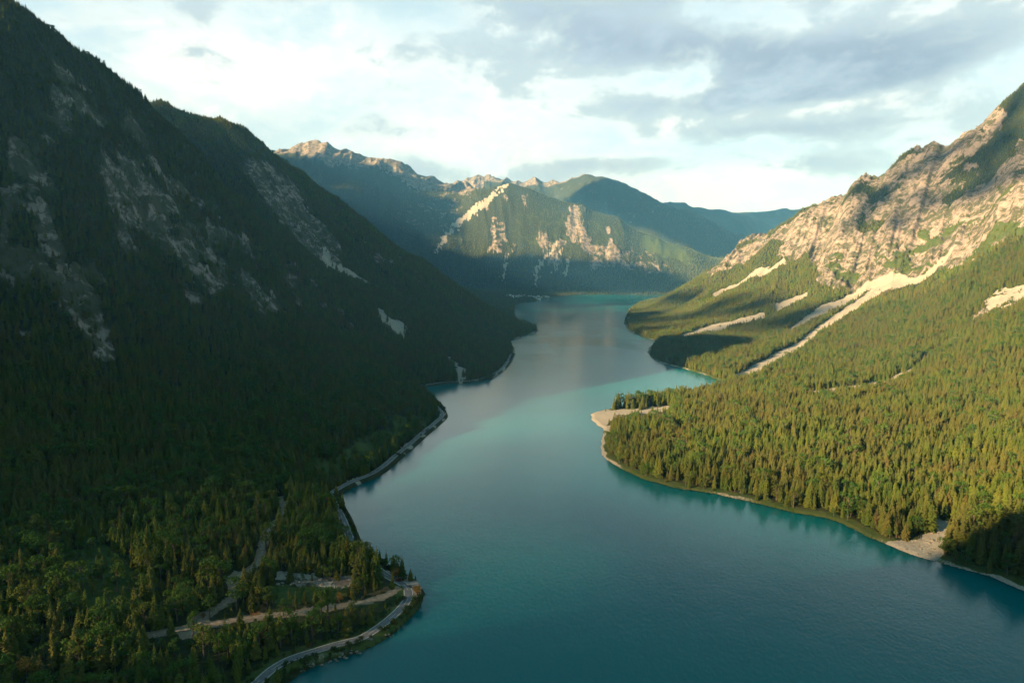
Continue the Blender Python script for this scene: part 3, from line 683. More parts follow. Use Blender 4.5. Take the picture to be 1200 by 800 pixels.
def protos(name, meshes):       # meshes the forests draw on; kept outside the scene
    c = bpy.data.collections.new(name)
    for i, me in enumerate(meshes):
        o = bpy.data.objects.new('%s_%02d' % (name, i), me); c.objects.link(o)
    return c
PC_spr = protos('forest_spruce', [both(c, t, 'spruce', M_spruce) for c, t in SPR])
PC_low = protos('distant_spruce', [spruce_low(i).mesh('far_spruce', [M_spruce]) for i in range(4)])
PC_brd = protos('forest_broadleaf', [both(c, t, 'broadleaf', M_leaf) for c, t in BRD])
PC_shr = protos('forest_shrub', [both(c, t, 'shrub', M_shrub) for c, t in SHR])

def scatter_group():
    ng = bpy.data.node_groups.new('wood', 'GeometryNodeTree')
    ng.interface.new_socket('Geometry', in_out='INPUT', socket_type='NodeSocketGeometry')
    ng.interface.new_socket('Trees', in_out='INPUT', socket_type='NodeSocketCollection')
    ng.interface.new_socket('Geometry', in_out='OUTPUT', socket_type='NodeSocketGeometry')
    n_ = ng.nodes; l = ng.links
    gi = n_.new('NodeGroupInput'); go = n_.new('NodeGroupOutput')
    ci = n_.new('GeometryNodeCollectionInfo'); ci.inputs['Separate Children'].default_value = True; ci.inputs['Reset Children'].default_value = True
    l.new(gi.outputs[1], ci.inputs[0])
    def attr(nm, typ):
        a = n_.new('GeometryNodeInputNamedAttribute'); a.data_type = typ; a.inputs[0].default_value = nm; return a.outputs[0]
    ip = n_.new('GeometryNodeInstanceOnPoints'); l.new(gi.outputs[0], ip.inputs['Points']); l.new(ci.outputs[0], ip.inputs['Instance'])
    ip.inputs['Pick Instance'].default_value = True; l.new(attr('kindi', 'INT'), ip.inputs['Instance Index'])
    er = n_.new('FunctionNodeEulerToRotation'); l.new(attr('rot', 'FLOAT_VECTOR'), er.inputs[0]); l.new(er.outputs[0], ip.inputs['Rotation'])
    l.new(attr('scl', 'FLOAT_VECTOR'), ip.inputs['Scale']); l.new(ip.outputs[0], go.inputs[0])
    return ng
NG = scatter_group()
def wood(name, label, P, hgt, wid, kind, coll, cat='forest'):
    n_ = len(P)
    if not n_: return
    me = bpy.data.meshes.new(name); me.vertices.add(n_); me.vertices.foreach_set('co', P.astype(np.float32).ravel())
    a = me.attributes.new('kindi', 'INT', 'POINT'); a.data.foreach_set('value', kind.astype(np.int32))
    ro = np.zeros((n_, 3), np.float32); ro[:, 0] = rng.normal(0, .025, n_); ro[:, 1] = rng.normal(0, .025, n_); ro[:, 2] = rng.random(n_)*6.283
    a = me.attributes.new('rot', 'FLOAT_VECTOR', 'POINT'); a.data.foreach_set('vector', ro.ravel())
    sc = np.stack([hgt*wid, hgt*wid, hgt], -1).astype(np.float32)
    a = me.attributes.new('scl', 'FLOAT_VECTOR', 'POINT'); a.data.foreach_set('vector', sc.ravel())
    o = link(name, me); md = o.modifiers.new('wood', 'NODES'); md.node_group = NG
    ident = [i.identifier for i in NG.interface.items_tree if i.in_out == 'INPUT' and i.name == 'Trees'][0]
    md[ident] = coll
    o['kind'] = 'stuff'; o['label'] = label; o['category'] = cat
    return o

# ------------------------------------------------------------------ where trees stand
slope_el = (H-CAM_H)/dist
VIS = np.maximum.accumulate(np.concatenate([np.full((1, na), -9.0), slope_el[:-1]], 0), 0)
TREELESS = np.clip(ROCK*1.0, 0, 1); 
def survey(x, y):
    z = bil(H, x, y); return z, bil(ROCK, x, y), bil(SCREE, x, y), bil(GRASS, x, y), bil(SD, x, y), bil(VIS, x, y), bil(clear, x, y)
# near and middle: even jittered spacing in metres
S0 = 6.3
gx_ = np.arange(-2400, 2500, S0); gy_ = np.arange(230, 3000, S0*.9)
MX, MY = np.meshgrid(gx_, gy_); MX = MX+(np.arange(len(gy_)) % 2)[:, None]*S0/2
MX = MX+rng.uniform(-.42, .42, MX.shape)*S0; MY = MY+rng.uniform(-.42, .42, MY.shape)*S0
px1, py1 = MX.ravel(), MY.ravel()
k_ = (np.abs(px1) < py1*.80+30); px1, py1 = px1[k_], py1[k_]; rr_ = np.hypot(px1, py1); k_ = rr_ < 2650; px1, py1 = px1[k_], py1[k_]
# far: spacing grows with distance
st = .0026
la = np.arange(-R(38.5), R(38.5), st); lr = np.arange(math.log(2650), math.log(11500), st*1.15)
LA, LR = np.meshgrid(la, lr); LA = LA+rng.uniform(-.5, .5, LA.shape)*st; LR = LR+rng.uniform(-.5, .5, LR.shape)*st
px2 = (np.exp(LR)*np.sin(LA)).ravel(); py2 = (np.exp(LR)*np.cos(LA)).ravel()
TX = np.concatenate([px1, px2]); TY = np.concatenate([py1, py2])
tz, trk, tsc, tgr, tsd, tvis, tcl = survey(TX, TY); TR = np.hypot(TX, TY)
rnd = rng.random(len(TX))
prob = np.where(tgr > .45, .34, 1.0); prob = np.where(trk > .45, np.where(TR < 2700, np.where(TX < 0, .42, .12), .05), prob); prob = np.where((trk > .45) & (fbm(TX, TY, 45, 2, 121) > .12), .45, prob); prob = np.where(tsc > .35, .02, prob)
lump = fbm(TX, TY, 60, 3, 120)
prob = prob*np.where(lump < -.30, .35, 1)*np.where(TR > 2650, 1, 1)
right_t = TX > .12*TY
tkm = np.where(right_t & (TY < 1700), .97, .93)
ok = (rnd < prob*tkm) & (tsd > 2.0+rng.random(len(TX))*3+np.where(~right_t & (TY > 1000) & (TY < 4000), 4, 0)) & (tcl < .3) & (tz > .3)
ok &= (tz < np.where(TY > 9000, 1330, 1e9))
hh = rng.normal(1, .23, len(TX)).clip(.5, 1.45)*17.6*(1-.38*sstep(tz, 150, 700))*(1+.0*TR)
hh = hh*(1+.28*fbm(TX, TY, 90, 3, 130)); hh = np.where(TR > 5000, hh*1.25+3, hh)
hh = np.where(trk > .4, hh*.55, hh); hh = np.where((tgr > .45), hh*rng.uniform(.35, 1.0, len(TX)), hh); hh = np.where(tsd < 9, hh*.75, hh)
hh *= np.where(right_t & (TY < 1300), 1.12, 1.0)
bsc = np.maximum(bil(SCREE, TX*(1+22/TR), TY*(1+22/TR)), bil(SCREE, TX*(1+45/TR), TY*(1+45/TR)))
hh = np.where((bsc > .35) & right_t & (TR > 1050), hh*.42, hh)
margin = np.where(TR < 1500, .05, .012)
ok &= ((tz+hh-CAM_H)/TR > tvis-margin)
TX, TY, tz, trk, tgr, tsd, tvis, TR, hh, right_t = [a[ok] for a in (TX, TY, tz, trk, tgr, tsd, tvis, TR, hh, right_t)]
P_ = np.stack([TX, TY, tz-.2], -1); N = len(TX)
isb = rng.random(N) < np.where(right_t, .05, .05+.15*(1-sstep(tz, 15, 110))*(TY < 1300))*(TR < 2650)
isb |= (tgr > .4) & (rng.random(N) < .45) & (TR < 1500)
wid = rng.uniform(1.0, 1.42, N)
depth = TY*CP-(tz-CAM_H)*SP
big = hh*F/depth
tpx, tpy = to_px(TX, TY, tz+hh*.5)
seen = (tpx > 2) & (tpx < 1198) & (tpy < 806) & ((tz+hh-CAM_H)/TR > tvis)
print('trees', N, 'broad', int(isb.sum()), 'far', int((TR > 2650).sum()))

# ------------------------------------------------------------------ single trees
def tag(o, label, cat, group=None):
    o['label'] = label; o['category'] = cat
    if group: o['group'] = group
def plant(name, parts, loc, h, wd, label, cat, group=None, names_=('crown', 'trunk'), lean=0.02, rz=None):
    t = bpy.data.objects.new(name, None); COL.objects.link(t); t.location = loc
    t.rotation_euler = (random.gauss(0, lean), random.gauss(0, lean), random.random()*6.28 if rz is None else rz); t.scale = (h*wd, h*wd, h)
    t.empty_display_size = .3; tag(t, label, cat, group)
    for nm_, me_ in zip(names_, parts): c = bpy.data.objects.new(nm_, me_); COL.objects.link(c); c.parent = t
    return t
heroes = [  # picture x, foot y, height in picture, kind, variant, width, label
 (10,779,47,'s',0,.95,'ragged dim spruce at the far left edge, tallest of the lower left corner'),
 (29,766,42,'s',2,.75,'narrow spruce between the far left edge and the round leafy crowns'),
 (46,731,37,'b',0,1.1,'leafy tree with tall faintly lit green crown at the far left'),
 (84,729,33,'b',1,1.15,'wide round leafy tree with faintly lit top in the lower left'),
 (76,753,33,'s',3,1.3,'brownish thin larch below the wide round leafy tree'),
 (51,753,26,'s',1,.9,'small slim spruce right of the tall leafy crown at far left'),
 (63,794,47,'s',5,.9,'spruce with long bare trunk and short crown in the lower left corner'),
 (32,803,33,'a',1,1.25,'broad brownish autumn tree at the bottom left edge of the picture'),
 (110,787,26,'b',3,1.3,'bright green low leafy tree right of the bare-trunked spruce'),
 (135,787,42,'s',3,1.2,'reddish pine with flat open crown in the lower left'),
 (168,709,38,'s',0,.95,'bright sunlit spruce standing alone at the edge of the dark meadow'),
 (161,648,36,'s',1,.8,'leftmost spruce tip of the sunlit row above the meadow'),
 (173,655,40,'s',2,.75,'sunlit spruce second from left in the row above the meadow'),
 (156,660,30,'s',4,.95,'stocky sunlit spruce at the left foot of the row above the meadow'),
 (196,673,44,'s',3,.85,'very slender spruce with gappy boughs in the sunlit row'),
 (206,681,41,'s',1,.62,'thin dark-stemmed spruce right of the gappy one in the sunlit row'),
 (218,682,38,'s',0,.95,'full green spruce near the right end of the sunlit row'),
 (216,664,35,'s',4,.8,'spruce peeping out behind the right end of the sunlit row'),
 (226,684,26,'s',1,.9,'small spruce closing the sunlit row on its right'),
 (188,680,20,'b',1,1.3,'round grey-green leafy tree at the foot of the sunlit spruces'),
 (120,680,26,'b',2,1.0,'pale green leafy tree above the middle of the dark meadow'),
 (110,697,20,'b',0,1.2,'low rounded leafy tree in the dark meadow'),
 (226,746,31,'b',2,1.0,'upright leafy tree standing on the gravel turning place'),
 (246,724,28,'b',0,1.0,'leafy tree beside the dirt track above the turning place'),
 (277,715,41,'b',2,1.05,'tall yellow-green leafy tree where the upper dirt track bends'),
 (286,706,28,'b',3,.8,'shorter leafy tree leaning on the tall yellow-green one by the track bend'),
 (303,714,20,'s',1,.8,'thin young spruce above the orange bank of the track'),
 (381,664,30,'s',1,.85,'sunlit slim spruce above the gravel cutting'),
 (403,668,45,'s',3,.8,'tallest thin-topped spruce above the gravel cutting'),
 (409,666,24,'s',0,.8,'small sunlit spruce right beside the tallest one above the cutting'),
 (327,642,27,'s',4,.85,'sunlit spruce next to the upper end of the dirt track'),
 (312,645,34,'b',2,1.0,'yellow-green leafy tree beside the upper dirt track'),
 (433,667,25,'s',0,.85,'sunlit pointed spruce on the headland shore above the bend'),
 (460,690,23,'s',4,.85,'sunlit spruce on the inner side of the road bend'),
 (439,692,20,'s',1,.9,'small sunlit spruce at the end of the gravel cutting'),
 (428,690,18,'b',0,1.2,'bright leafy tree at the right end of the gravel cutting'),
 (419,691,16,'b',3,1.3,'low bright leafy tree against the right end of the cutting'),
 (446,683,17,'b',2,1.2,'pale leafy tree on the headland inside the road bend'),
 (347,714,27,'s',3,.75,'sunlit thin spruce below the gravel cutting'),
 (342,748,37,'b',2,1.05,'large sunlit leafy tree just below the dirt track'),
 (257,775,36,'b',2,.9,'leaning pale leafy tree below the dirt track'),
 (332,722,22,'b',3,1.0,'leafy tree between cutting and dirt track'),
 (398,707,14,'a',0,1.2,'small orange autumn tree right of the dirt track'),
 (487,683,11,'s',4,1.1,'lone dark spruce outside the road bend by the water'),
]
hero_pts = []
parts_of = {'s': spr_parts, 'b': brd_parts, 'a': aut_parts}
for hx, hy, hp, kd, vr, wd, lab in heroes:
    p = pick(min(hx, 1199), hy); dd = p[1]*CP-(p[2]-CAM_H)*SP; h_ = hp*dd/F/math.cos(PITCH*2)
    nm_, ct = {'s': ('spruce_tree', 'spruce'), 'b': ('broadleaf_tree', 'tree'), 'a': ('broadleaf_tree', 'tree')}[kd]
    plant(nm_, parts_of[kd][vr % len(parts_of[kd])], (p[0], p[1], p[2]-.2), h_, wd, lab, ct, 'trees standing out on the lower left bank')
    hero_pts.append((p[0], p[1], p[2], h_))
# keep the wood clear of them and do not let nearer trees hide them
hp_ = np.array(hero_pts); hide = np.zeros(N, bool)
for hx, hyy, hz_, h_ in hp_:
    ux, uy = hx/math.hypot(hx, hyy), hyy/math.hypot(hx, hyy)
    s_ = (TX-hx)*-ux+(TY-hyy)*-uy; q_ = np.abs((TX-hx)*uy-(TY-hyy)*ux)
    hide |= (np.hypot(TX-hx, TY-hyy) < 3.2)
    m = (s_ > 0) & (s_ < 26) & (q_ < 3.4)
    cut_ = np.clip(s_*CAM_H/math.hypot(hx, hyy)*.75+h_*.25, 3.0, 99)      # nearer ones stay low
    hh = np.where(m, np.minimum(hh, cut_), hh)
kp = ~hide
TX, TY, tz, trk, tgr, tsd, TR, hh, right_t, isb, wid, depth, tpx, tpy, seen = [a[kp] for a in (TX, TY, tz, trk, tgr, tsd, TR, hh, right_t, isb, wid, depth, tpx, tpy, seen)]
# tracks and the cutting must show: trees right in front of them stay lower
def lowdamp(P, w_, hmax):
    global hh
    d_ = np.full(len(TX), 1e9)
    near_ = np.where((TR < 900) & ~right_t)[0]
    for i in range(0, len(P), 2):
        dx = TX[near_]-P[i, 0]; dy = TY[near_]-P[i, 1]; rr = math.hypot(P[i, 0], P[i, 1])
        s_ = -(dx*P[i, 0]+dy*P[i, 1])/rr; q_ = np.abs(dx*P[i, 1]-dy*P[i, 0])/rr
        d_[near_] = np.where((s_ > 0) & (s_ < w_) & (q_ < 5), np.minimum(d_[near_], s_), d_[near_])
    lim = np.maximum(d_*.42, hmax*.25); hh = np.where((d_ < w_) & (rng.random(len(TX)) < .9), np.minimum(hh, lim), hh)
lowdamp(trk1, 30, 10); lowdamp(trk2, 26, 10); lowdamp(road[:int(np.argmin(np.hypot(road[:,0]+60, road[:,1]-560)))], 26, 8)
lowdamp(np.array([pick(x_, 684)[:2] for x_ in range(322, 416, 3)]), 34, 10)
lowdamp(np.array([pick(x_, 650)[:2] for x_ in range(1045, 1100, 4)]), 26, 8)
Ls = [ground(x_, 489, 3) for x_ in range(700, 786, 4)]
for gx1, gy1 in Ls:
    dx = TX-gx1; dy = TY-gy1; r1 = math.hypot(gx1, gy1); s_ = -(dx*gx1+dy*gy1)/r1; q_ = np.abs(dx*gy1-dy*gx1)/r1
    hh = np.where((s_ > -12) & (s_ < 70) & (q_ < 4.5), np.minimum(hh, np.maximum(s_, 0)*.17+2.5), hh)
P_ = np.stack([TX, TY, tz-.2], -1); N = len(TX); big = hh*F/depth
smallb = hh < 4.5
vs = rng.integers(0, 5, N); vs = np.where(rng.random(N) < .06, 5, vs); vs = np.where((rng.random(N) < .7) & (vs == 3), 0, vs)
vb = rng.integers(0, 4, N)
cs = np.where(seen & ~isb & ~smallb)[0]; cs = cs[np.argsort(-big[cs])][:262]
cb = np.where(seen & isb & ~smallb)[0]; cb = cb[np.argsort(-big[cb])][:150]
LM = [(20,760,'the far left edge tree pair'),(46,712,'the tall leafy crown at far left'),(84,712,'the wide round leafy tree'),(63,775,'the bare-trunked spruce'),(32,790,'the brownish corner tree'),
      (110,778,'the low bright leafy tree'),(135,765,'the reddish pine'),(168,692,'the lone sunlit spruce'),(165,640,'the left end of the sunlit row'),(200,650,'the sunlit spruce row'),(222,665,'the right end of the sunlit row'),
      (120,668,'the pale leafy tree above the meadow'),(110,690,'the dark meadow'),(226,732,'the gravel turning place'),(246,710,'the upper track fork'),(278,695,'the tall yellow-green tree'),
      (303,705,'the orange bank of the track'),(381,650,'the slim spruce above the cutting'),(403,645,'the tallest spruce above the cutting'),(370,680,'the gravel cutting'),(327,630,'the upper end of the track'),
      (312,628,'the leafy tree beside the upper track'),(433,655,'the pointed headland spruce'),(460,680,'the road bend'),(439,682,'the right end of the cutting'),(347,700,'the thin spruce below the cutting'),
      (342,730,'the large leafy tree below the track'),(257,757,'the leaning pale leafy tree'),(398,700,'the small orange tree'),(300,790,'the road at the bottom edge'),(370,755,'the middle of the curved road'),
      (440,720,'the road just below its bend'),(200,790,'the bottom edge left of the road'),(1070,640,'the gravel fan'),(1195,600,'the right picture edge'),(1130,630,'the shaded wood right of the fan'),(1185,660,'the lower right corner'),
      (1030,600,'the shore left of the fan'),(980,590,'the grassy shore bend'),(900,560,'the middle of the right shore'),(60,640,'the wood above the left meadow'),(10,690,'the left edge above the leafy crowns'),(405,600,'the shore road stretch')]
def spot(kind, i):
    x, y = to_px(TX[i], TY[i], tz[i]+hh[i]*.5); size = 'tall' if hh[i] > 21 else 'short' if hh[i] < 14 else 'middling'
    d = [math.hypot(l[0]-x, (l[1]-y)*1.4) for l in LM]; k = int(np.argmin(d)); dx, dy = x-LM[k][0], (y-LM[k][1])*1.4
    w_ = 'beside' if d[k] < 7 else ('right of' if dx > 0 else 'left of') if abs(dx) > abs(dy)*2.2 else ('below' if dy > 0 else 'above') if abs(dy) > abs(dx)*2.2 else ('below and ' if dy > 0 else 'above and ')+('right of' if dx > 0 else 'left of')
    return '%s %s %s%s %s' % (size, kind, 'close ' if 7 <= d[k] < 18 else '' if d[k] < 40 else 'well ', w_, LM[k][2])
single = np.zeros(N, bool); single[cs] = True; single[cb] = True
for i in cs:
    lab = spot('spruce', i); plant('spruce_tree', spr_parts[vs[i]], P_[i], float(hh[i]), float(wid[i]), lab, 'spruce', 'spruces: '+lab)
for i in cb:
    lab = spot('leafy tree', i); plant('broadleaf_tree', brd_parts[vb[i]], P_[i], float(hh[i]), float(wid[i]), lab, 'tree', 'leafy trees: '+lab)
rest = ~single
nearm = TR < 2650
def sel(m): return P_[m], hh[m], wid[m]
m = rest & nearm & ~isb & ~right_t; wood('spruce_forest', 'dark dense spruce forest in shade covering the left mountainsides', *sel(m), vs[m], PC_spr)
m = rest & nearm & ~isb & right_t; wood('spruce_forest', 'golden-green sunlit spruce forest covering the right shore and slope', *sel(m), vs[m], PC_spr)
m = rest & nearm & isb & ~smallb; wood('broadleaf_woodland', 'scattered leafy trees mixed into the forest along both shores', *sel(m), vb[m], PC_brd)
m = rest & nearm & isb & smallb; wood('undergrowth', 'low leafy bushes on the grassy clearings and banks', *sel(m), rng.integers(0, 3, m.sum()), PC_shr, 'bushes')
fcol = (TY > 6750)
m = rest & ~nearm & ~fcol & ~right_t; wood('distant_spruce_forest', 'blue-green shaded forest on the second left ridge down to the lake', *sel(m), rng.integers(0, 4, m.sum()), PC_low)
m = rest & ~nearm & ~fcol & right_t; wood('distant_spruce_forest', 'forest on the upper and farther slopes of the right mountain', *sel(m), rng.integers(0, 4, m.sum()), PC_low)
m = rest & ~nearm & fcol; wood('distant_spruce_forest', 'hazy forest covering the mountains behind the far end of the lake', *sel(m), rng.integers(0, 4, m.sum()), PC_low)

# ------------------------------------------------------------------ road surfaces
def strip(P, z, off0, off1, dz):
    """ribbon between two sideways offsets of a line"""
    T = np.gradient(P, axis=0); T /= np.linalg.norm(T, axis=1)[:, None]; Nn = np.stack([T[:, 1], -T[:, 0]], -1)
    m = MB()
    a = P+Nn*off0; b = P+Nn*off1
    for i in range(len(P)-1):
        m.quad((a[i][0], a[i][1], z[i]+dz), (b[i][0], b[i][1], z[i]+dz), (b[i+1][0], b[i+1][1], z[i+1]+dz), (a[i+1][0], a[i+1][1], z[i+1]+dz))
    return m
M_asph = simple('asphalt', (.135, .125, .135), .85, var=.12, scale=.5)
M_line = simple('road_paint', (.70, .68, .62), .6, var=.05)
M_shoulder = simple('gravel_shoulder', (.20, .17, .14), .95, var=.2, scale=.6)
M_track = simple('track_dirt', (.26, .195, .145), .95, var=.18, scale=.4, bump=.3)
def structure(name, me):
    o = link(name, me); o['kind'] = 'structure'; return o
structure('road', strip(road, zr, -3.3, 3.3, .06).mesh('road', [M_asph]))
structure('road_shoulder', strip(road, zr, -3.9, 3.9, .02).mesh('road_shoulder', [M_shoulder]))
for s_ in (-1, 1):
    structure('road_marking', strip(road, zr, s_*3.0-.14, s_*3.0+.14, .08).mesh('road_marking', [M_line]))
def dashes(P, z, dz, on=2, off=3):
    m = MB()
    for i in range(0, len(P)-1, on+off):
        q = strip(P[i:i+on+1], z[i:i+on+1], -.08, .08, dz) if len(P[i:i+on+1]) > 2 else None
        if q: k = len(m.v); m.v += q.v; m.f += [tuple(k+j for j in f) for f in q.f]; m.m += q.m
    return m
structure('road_centre_line', dashes(road, zr, .08).mesh('road_centre_line', [M_line]))
def tstrip(P, z): 
    return strip(P, z, -1.9, 1.9, -.10)
structure('dirt_track', tstrip(trk1, z1).mesh('dirt_track', [M_track])); structure('dirt_track', tstrip(trk2, z2).mesh('dirt_track', [M_track]))
# layby outside the bend
bi = int(np.argmin(np.hypot(road[:, 0]-ground(476, 684, 4.5)[0], road[:, 1]-ground(476, 684, 4.5)[1])))
T = np.gradient(road, axis=0); T /= np.linalg.norm(T, axis=1)[:, None]; NO = np.stack([T[:, 1], -T[:, 0]], -1)
side = 1 if (NO[bi] @ np.array([1, .3])) > 0 else -1
i0, i1 = bi-5, bi+7; lm = MB(); xs = np.linspace(0, 1, i1-i0+1)
for k in range(i1-i0):
    a, b = i0+k, i0+k+1; w0 = 4.2+7.0*math.sin(math.pi*xs[k])**.7; w1 = 4.2+7.0*math.sin(math.pi*xs[k+1])**.7
    A0 = road[a]+NO[a]*side*3.5; A1 = road[b]+NO[b]*side*3.5; B0 = road[a]+NO[a]*side*w0; B1 = road[b]+NO[b]*side*w1
    q = [(A0[0], A0[1], zr[a]+.04), (B0[0], B0[1], zr[a]+.04), (B1[0], B1[1], zr[b]+.04), (A1[0], A1[1], zr[b]+.04)]
    lm.quad(*(q if side < 0 else q[::-1]))
    e0 = (B0[0], B0[1], zr[a]-3); e1 = (B1[0], B1[1], zr[b]-3); lm.quad(q[1], e0, e1, q[2])
M_layby = simple('layby_gravel', (.30, .235, .21), .9, var=.1, scale=.7)
structure('layby', lm.mesh('layby', [M_layby]))

# ------------------------------------------------------------------ parked cars
def car_parts(col):
    body = MB(); prof = [(-2.15,.35),(-2.2,.75),(-1.95,.95),(-1.55,1.0),(-1.05,1.42),(.35,1.46),(1.05,1.02),(1.95,.88),(2.2,.7),(2.2,.35)]
    for s_ in (-1, 1):
        ring = [(x, s_*(.86 if z < 1.05 else .70), z) for x, z in prof]; body.quad(*(ring if s_ > 0 else ring[::-1]))
    for i in range(len(prof)):
        (x0, z0_), (x1, z1_) = prof[i], prof[(i+1) % len(prof)]
        a = .86 if z0_ < 1.05 else .70; b = .86 if z1_ < 1.05 else .70
        body.quad((x0, -a, z0_), (x0, a, z0_), (x1, b, z1_), (x1, -b, z1_))
    wnd = MB(); wnd.quad((1.02,-.66,1.06),(1.02,.66,1.06),(.42,.62,1.44),(.42,-.62,1.44)); wnd.quad((-1.56,.66,1.03),(-1.56,-.66,1.03),(-1.12,-.62,1.40),(-1.12,.62,1.40))
    for s_ in (-1, 1): wnd.quad((.85,s_*.83,1.08),(-1.35,s_*.83,1.08),(-1.0,s_*.725,1.38),(.3,s_*.725,1.38))
    paint = simple('car_paint', col, .3, var=.03); gl = simple('car_glass', (.02,.025,.03), .1, var=.02); ty = simple('tyre', (.02,.02,.02), .9)
    return [('body', body.mesh('body', [paint])), ('windows', wnd.mesh('windows', [gl]))], ty
def car(px_, py_, rz, col, lab):
    g_ = ground(px_, py_, 4.3); z = max(zr[bi]+.06, 3)
    t = bpy.data.objects.new('parked_car', None); COL.objects.link(t); t.location = (g_[0], g_[1], z); t.rotation_euler = (0, 0, rz); tag(t, lab, 'car', 'cars parked in the layby')
    pr, ty = car_parts(col)
    for nm_, me_ in pr: c = link(nm_, me_, t)
    wm = MB(); wm.tube([(0,-.1,0),(0,.1,0)], [.33,.33], 14); wme = wm.mesh('wheel', [ty])
    for x in (-1.35, 1.35):
        for y in (-.80, .80): c = link('wheel', wme, t); c.location = (x, y, .33)
car(466.5, 678.5, 2.6, (.22, .03, .03), 'dark red car parked in the layby behind the sunlit spruce')
car(481, 686, 1.9, (.03, .035, .04), 'dark car parked at the outer end of the layby nearest the water')
# low guard rail along the outer edge of the road
M_rail = simple('galvanised_steel', (.45, .46, .47), .45, .6, .05)
def rail(a, b, lab):
    off = side*4.15; seg = np.arange(a, b); Q = road[seg]+NO[seg]*off
    t = bpy.data.objects.new('guard_rail', None); COL.objects.link(t); t.location = (Q[0][0], Q[0][1], zr[a]); tag(t, lab, 'guard rail')
    m = MB(); base = Vector(t.location)
    for i in range(len(seg)-1):
        p = Vector((Q[i][0], Q[i][1], zr[seg[i]]))-base; q = Vector((Q[i+1][0], Q[i+1][1], zr[seg[i+1]]))-base
        m.quad(p+Vector((0,0,.45)), q+Vector((0,0,.45)), q+Vector((0,0,.8)), p+Vector((0,0,.8)))
        n3 = Vector((NO[seg[i]][0], NO[seg[i]][1], 0))*.06*side
        m.quad(p+Vector((0,0,.8)), q+Vector((0,0,.8)), q+n3+Vector((0,0,.62)), p+n3+Vector((0,0,.62)))
    link('beam', m.mesh('beam', [M_rail]), t)
    pm = MB(); pm.box((0, 0, .3), (.12, .12, 1.0)); pme = pm.mesh('post', [M_rail])
    for i in range(0, len(seg), max(1, len(seg)//40)):
        c = link('post', pme, t); c.location = Vector((Q[i][0], Q[i][1], zr[seg[i]]))-base+Vector((NO[seg[i]][0], NO[seg[i]][1], 0))*.12*side
rail(2, bi-7, 'low metal guard rail along the lake side of the curved road')

# ------------------------------------------------------------------ shrubs on the bank between road and water
cnt = 0
zone_sh = 'bushy green shrub on the bank between the curved road and the water'
cand = []
for i in range(0, len(road)):
    for rep in range(5):
        off = side*random.uniform(4.6, 16) if rep < 4 else -side*random.uniform(4.6, 9); p = road[i]+NO[i]*off+np.array([random.uniform(-2, 2), random.uniform(-2, 2)])
        s_ = float(bil(SD, p[:1], p[1:])[0])
        if s_ < .8: continue
        cand.append((p[0], p[1], hz(p[0], p[1]), off))
cand_all = [c for c in cand if not (math.hypot(c[0]-road[bi][0], c[1]-road[bi][1]) < 18 and abs(c[3]) < 12)]; nearc = [c for c in cand_all if c[1] < 520 and c[3]*side > 0]; random.shuffle(nearc); cand = nearc[:170]; pick_set = set(id(c) for c in cand)
B_ = [c for c in cand_all if id(c) not in pick_set]; A3 = np.array([(c[0], c[1], c[2]-.15) for c in B_]); hb_ = rng.uniform(1.8, 5.0, len(B_))
wood('undergrowth', 'bushes lining the shore road on both sides', A3, hb_, rng.uniform(.8, 1.3, len(B_)), rng.integers(0, 3, len(B_)), PC_shr, 'bushes')
for x, y, z, off in cand[:170]:
    near_lb = math.hypot(x-road[bi][0], y-road[bi][1]) < 18
    if near_lb and abs(off) < 12: continue
    h_ = random.uniform(1.6, 4.2) if y < 430 else random.uniform(2, 5)
    qx = float(to_px(x, y, z)[0]); wh = 'where the road leaves the picture' if qx < 335 else 'below the first straight of the road' if qx < 370 else 'below the middle of the curved road' if qx < 410 else 'where the road starts to bend up' if qx < 445 else 'on the narrow point below the bend' if qx < 472 else 'on the outside of the road bend'
    lab = '%s %s shrub on the %s bank %s' % ('tall' if h_ > 3.4 else 'low' if h_ < 2.5 else 'waist-high', 'green', 'upper' if abs(off) < 8 else 'middle' if abs(off) < 12 else 'waterside', wh)
    plant('shrub', shr_parts[random.randrange(3)], (x, y, z-.15), h_, random.uniform(.8, 1.2), lab, 'shrub', 'bank shrubs: '+lab)
for hx, hy, hp, wd, lab in [(464,677,13,1.0,'pale yellow autumn bush at the upper tip of the headland'),(473,680,9,1.3,'dark dense bush behind the layby at the headland tip'),
                            (490,697,13,.9,'orange autumn bush outside the road bend'),(488,707,14,1.0,'yellow-green bush below the orange one outside the road bend'),
                            (239,723,7,.9,'glowing orange bush beside the turning place')]:
    p = pick(hx, hy); dd = p[1]; h_ = hp*dd/F
    au = 'autumn' in lab or 'orange' in lab and 'below' not in lab
    plant('shrub', (ash_parts if au else shr_parts)[0], (p[0], p[1], max(p[2], .5)-.2), h_, wd, lab, 'shrub', 'standout bushes on the headland')

